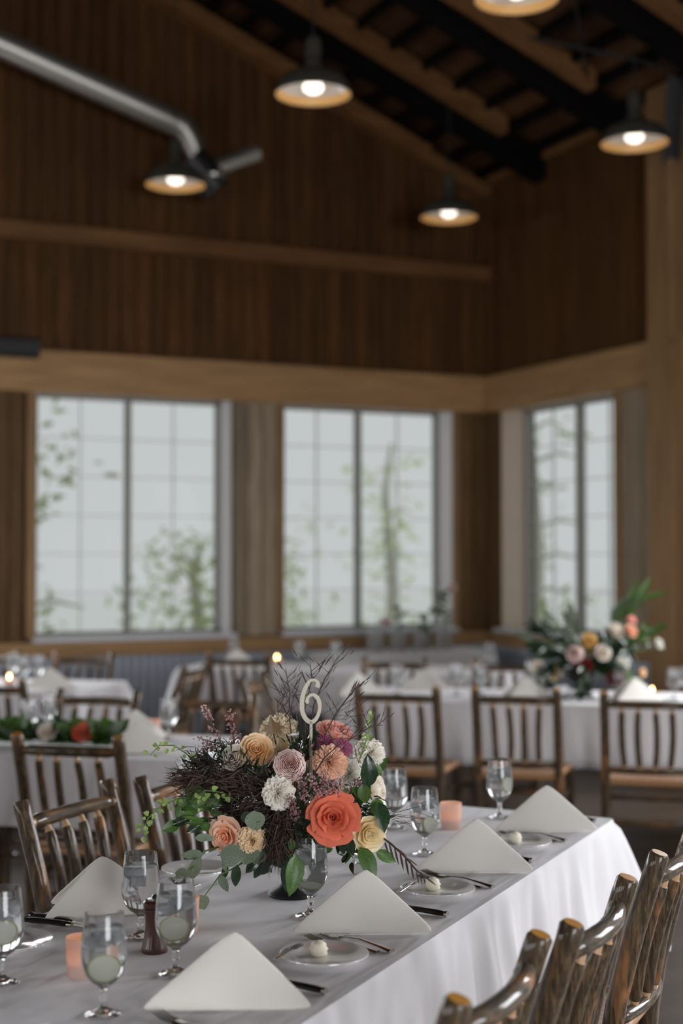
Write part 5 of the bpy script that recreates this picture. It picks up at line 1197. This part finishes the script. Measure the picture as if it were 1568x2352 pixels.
# garland on the left table
rnd = random.Random(91)
for i in range(16):
    e = -3.75 + i * .092; f = 5.66 + rnd.uniform(-.03, .03); h0 = ep(e, f, .768); lv = []
    for q in range(22):
        a = rnd.uniform(0, 6.28); d_ = Vector((math.cos(a), math.sin(a), rnd.uniform(.2, 1.6))).normalized(); b = h0 + EE * rnd.uniform(-.06, .06) + UP * .01
        lv.append((rnd.choice(('leaf', 'dark', 'broad', 'euca_long', 'leaf')), b, b + d_ * rnd.uniform(.08, .15), UP - CAMF))
    where = 'at its right end' if i == 15 else ('%s piece from the right end' % ['second', 'third', 'fourth', 'fifth', 'sixth', 'seventh', 'eighth', 'ninth', 'tenth', 'eleventh', 'twelfth', 'thirteenth', 'fourteenth', 'fifteenth', 'sixteenth'][14 - i])
    sprig('garland_sprig', [h0 - EE * .07, h0 + EE * .07], lv, 'leafy sprig of the table garland, ' + where, 'stem', .003, 'greenery garland on left table')
for (nm, kd, mk_, e, f, r_, lab) in [('white_rose', 'garden_rose', 'p_ivory', -2.66, 5.60, .042, 'white rose lying in the table garland'), ('red_rose', 'garden_rose', 'p_coral', -2.50, 5.60, .045, 'red coral rose at end of table garland'), ('pink_rose', 'garden_rose', 'p_rosepink', -2.79, 5.68, .03, 'small pink rose lying in the table garland')]:
    bloom(nm, kd, mk_, ep(e, f, .82), cdir(0, .6, 1), r_, lab, 'flower', 'flowers in the table garland')
# glass vases on the serving table
rnd = random.Random(5)
BV = [MB().lathe([(0, 0), (.04, 0), (.045, .01), (.047, h * .55), (.03, h * .75), (.028, h), (.025, h), (.027, h * .75), (.044, h * .55), (.042, .014), (0, .012)], 22).mesh('bottle', M['glass_clear'], True, 60) for h in (.20, .24, .28)]
BW = [MB().lathe([(0, .0115), (.0425, .0135), (.0443, h * .5), (.040, h * .58), (0, h * .58)], 22).mesh('water', M['water'], True, 50) for h in (.20, .24, .28)]
plc = ['leftmost', 'second from left', 'third from left', 'fourth from left', 'fifth from left', 'sixth from left', 'seventh from left', 'rightmost']
for i in range(8):
    k = (i * 2 + (i // 3)) % 3; x = 5.30 + i * .108; y = 10.66 + .08 * (i % 2)
    t = empty('bud_vase', (x, y, .7535)); tag(t, 'clear glass bud vase on serving table, ' + plc[i] + ' of the row', 'vase', 'bud vases on the serving table')
    inst('bottle', BV[k], t); inst('water', BW[k], t)
    if i in (2, 4, 6, 7):
        h = (.34, .28, .40, .46)[(2, 4, 6, 7).index(i)]; b0 = Vector((x, y, .78)); top = b0 + Vector((rnd.uniform(-.05, .12), 0, h)); lv = []
        for q in range(6): 
            P = b0.lerp(top, .45 + .55 * q / 5); lv.append(('leaf', P, P + Vector((rnd.uniform(-1, 1), rnd.uniform(-.4, .4), rnd.uniform(0, .8))).normalized() * .09, CAMF * -1 + UP))
        sprig('leafy_stem', [b0, b0.lerp(top, .5) + Vector((.02, 0, 0)), top], lv, 'leafy stem in the bud vase ' + plc[i] + ' of the row', 'stem', .003, 'stems in the bud vases')
    if i in (1, 7): bloom('pink_rose', 'garden_rose', 'p_pink', (x + .05, y, .78 + (.22 if i == 1 else .50)), (0, -1, .5), .04, 'pink bloom above the ' + plc[i] + ' bud vase', 'flower', 'blooms in the bud vases')
for o in list(COL.objects):
    if o.get('category') and o.name.split('.')[0] in ('leaf',): del o['category']
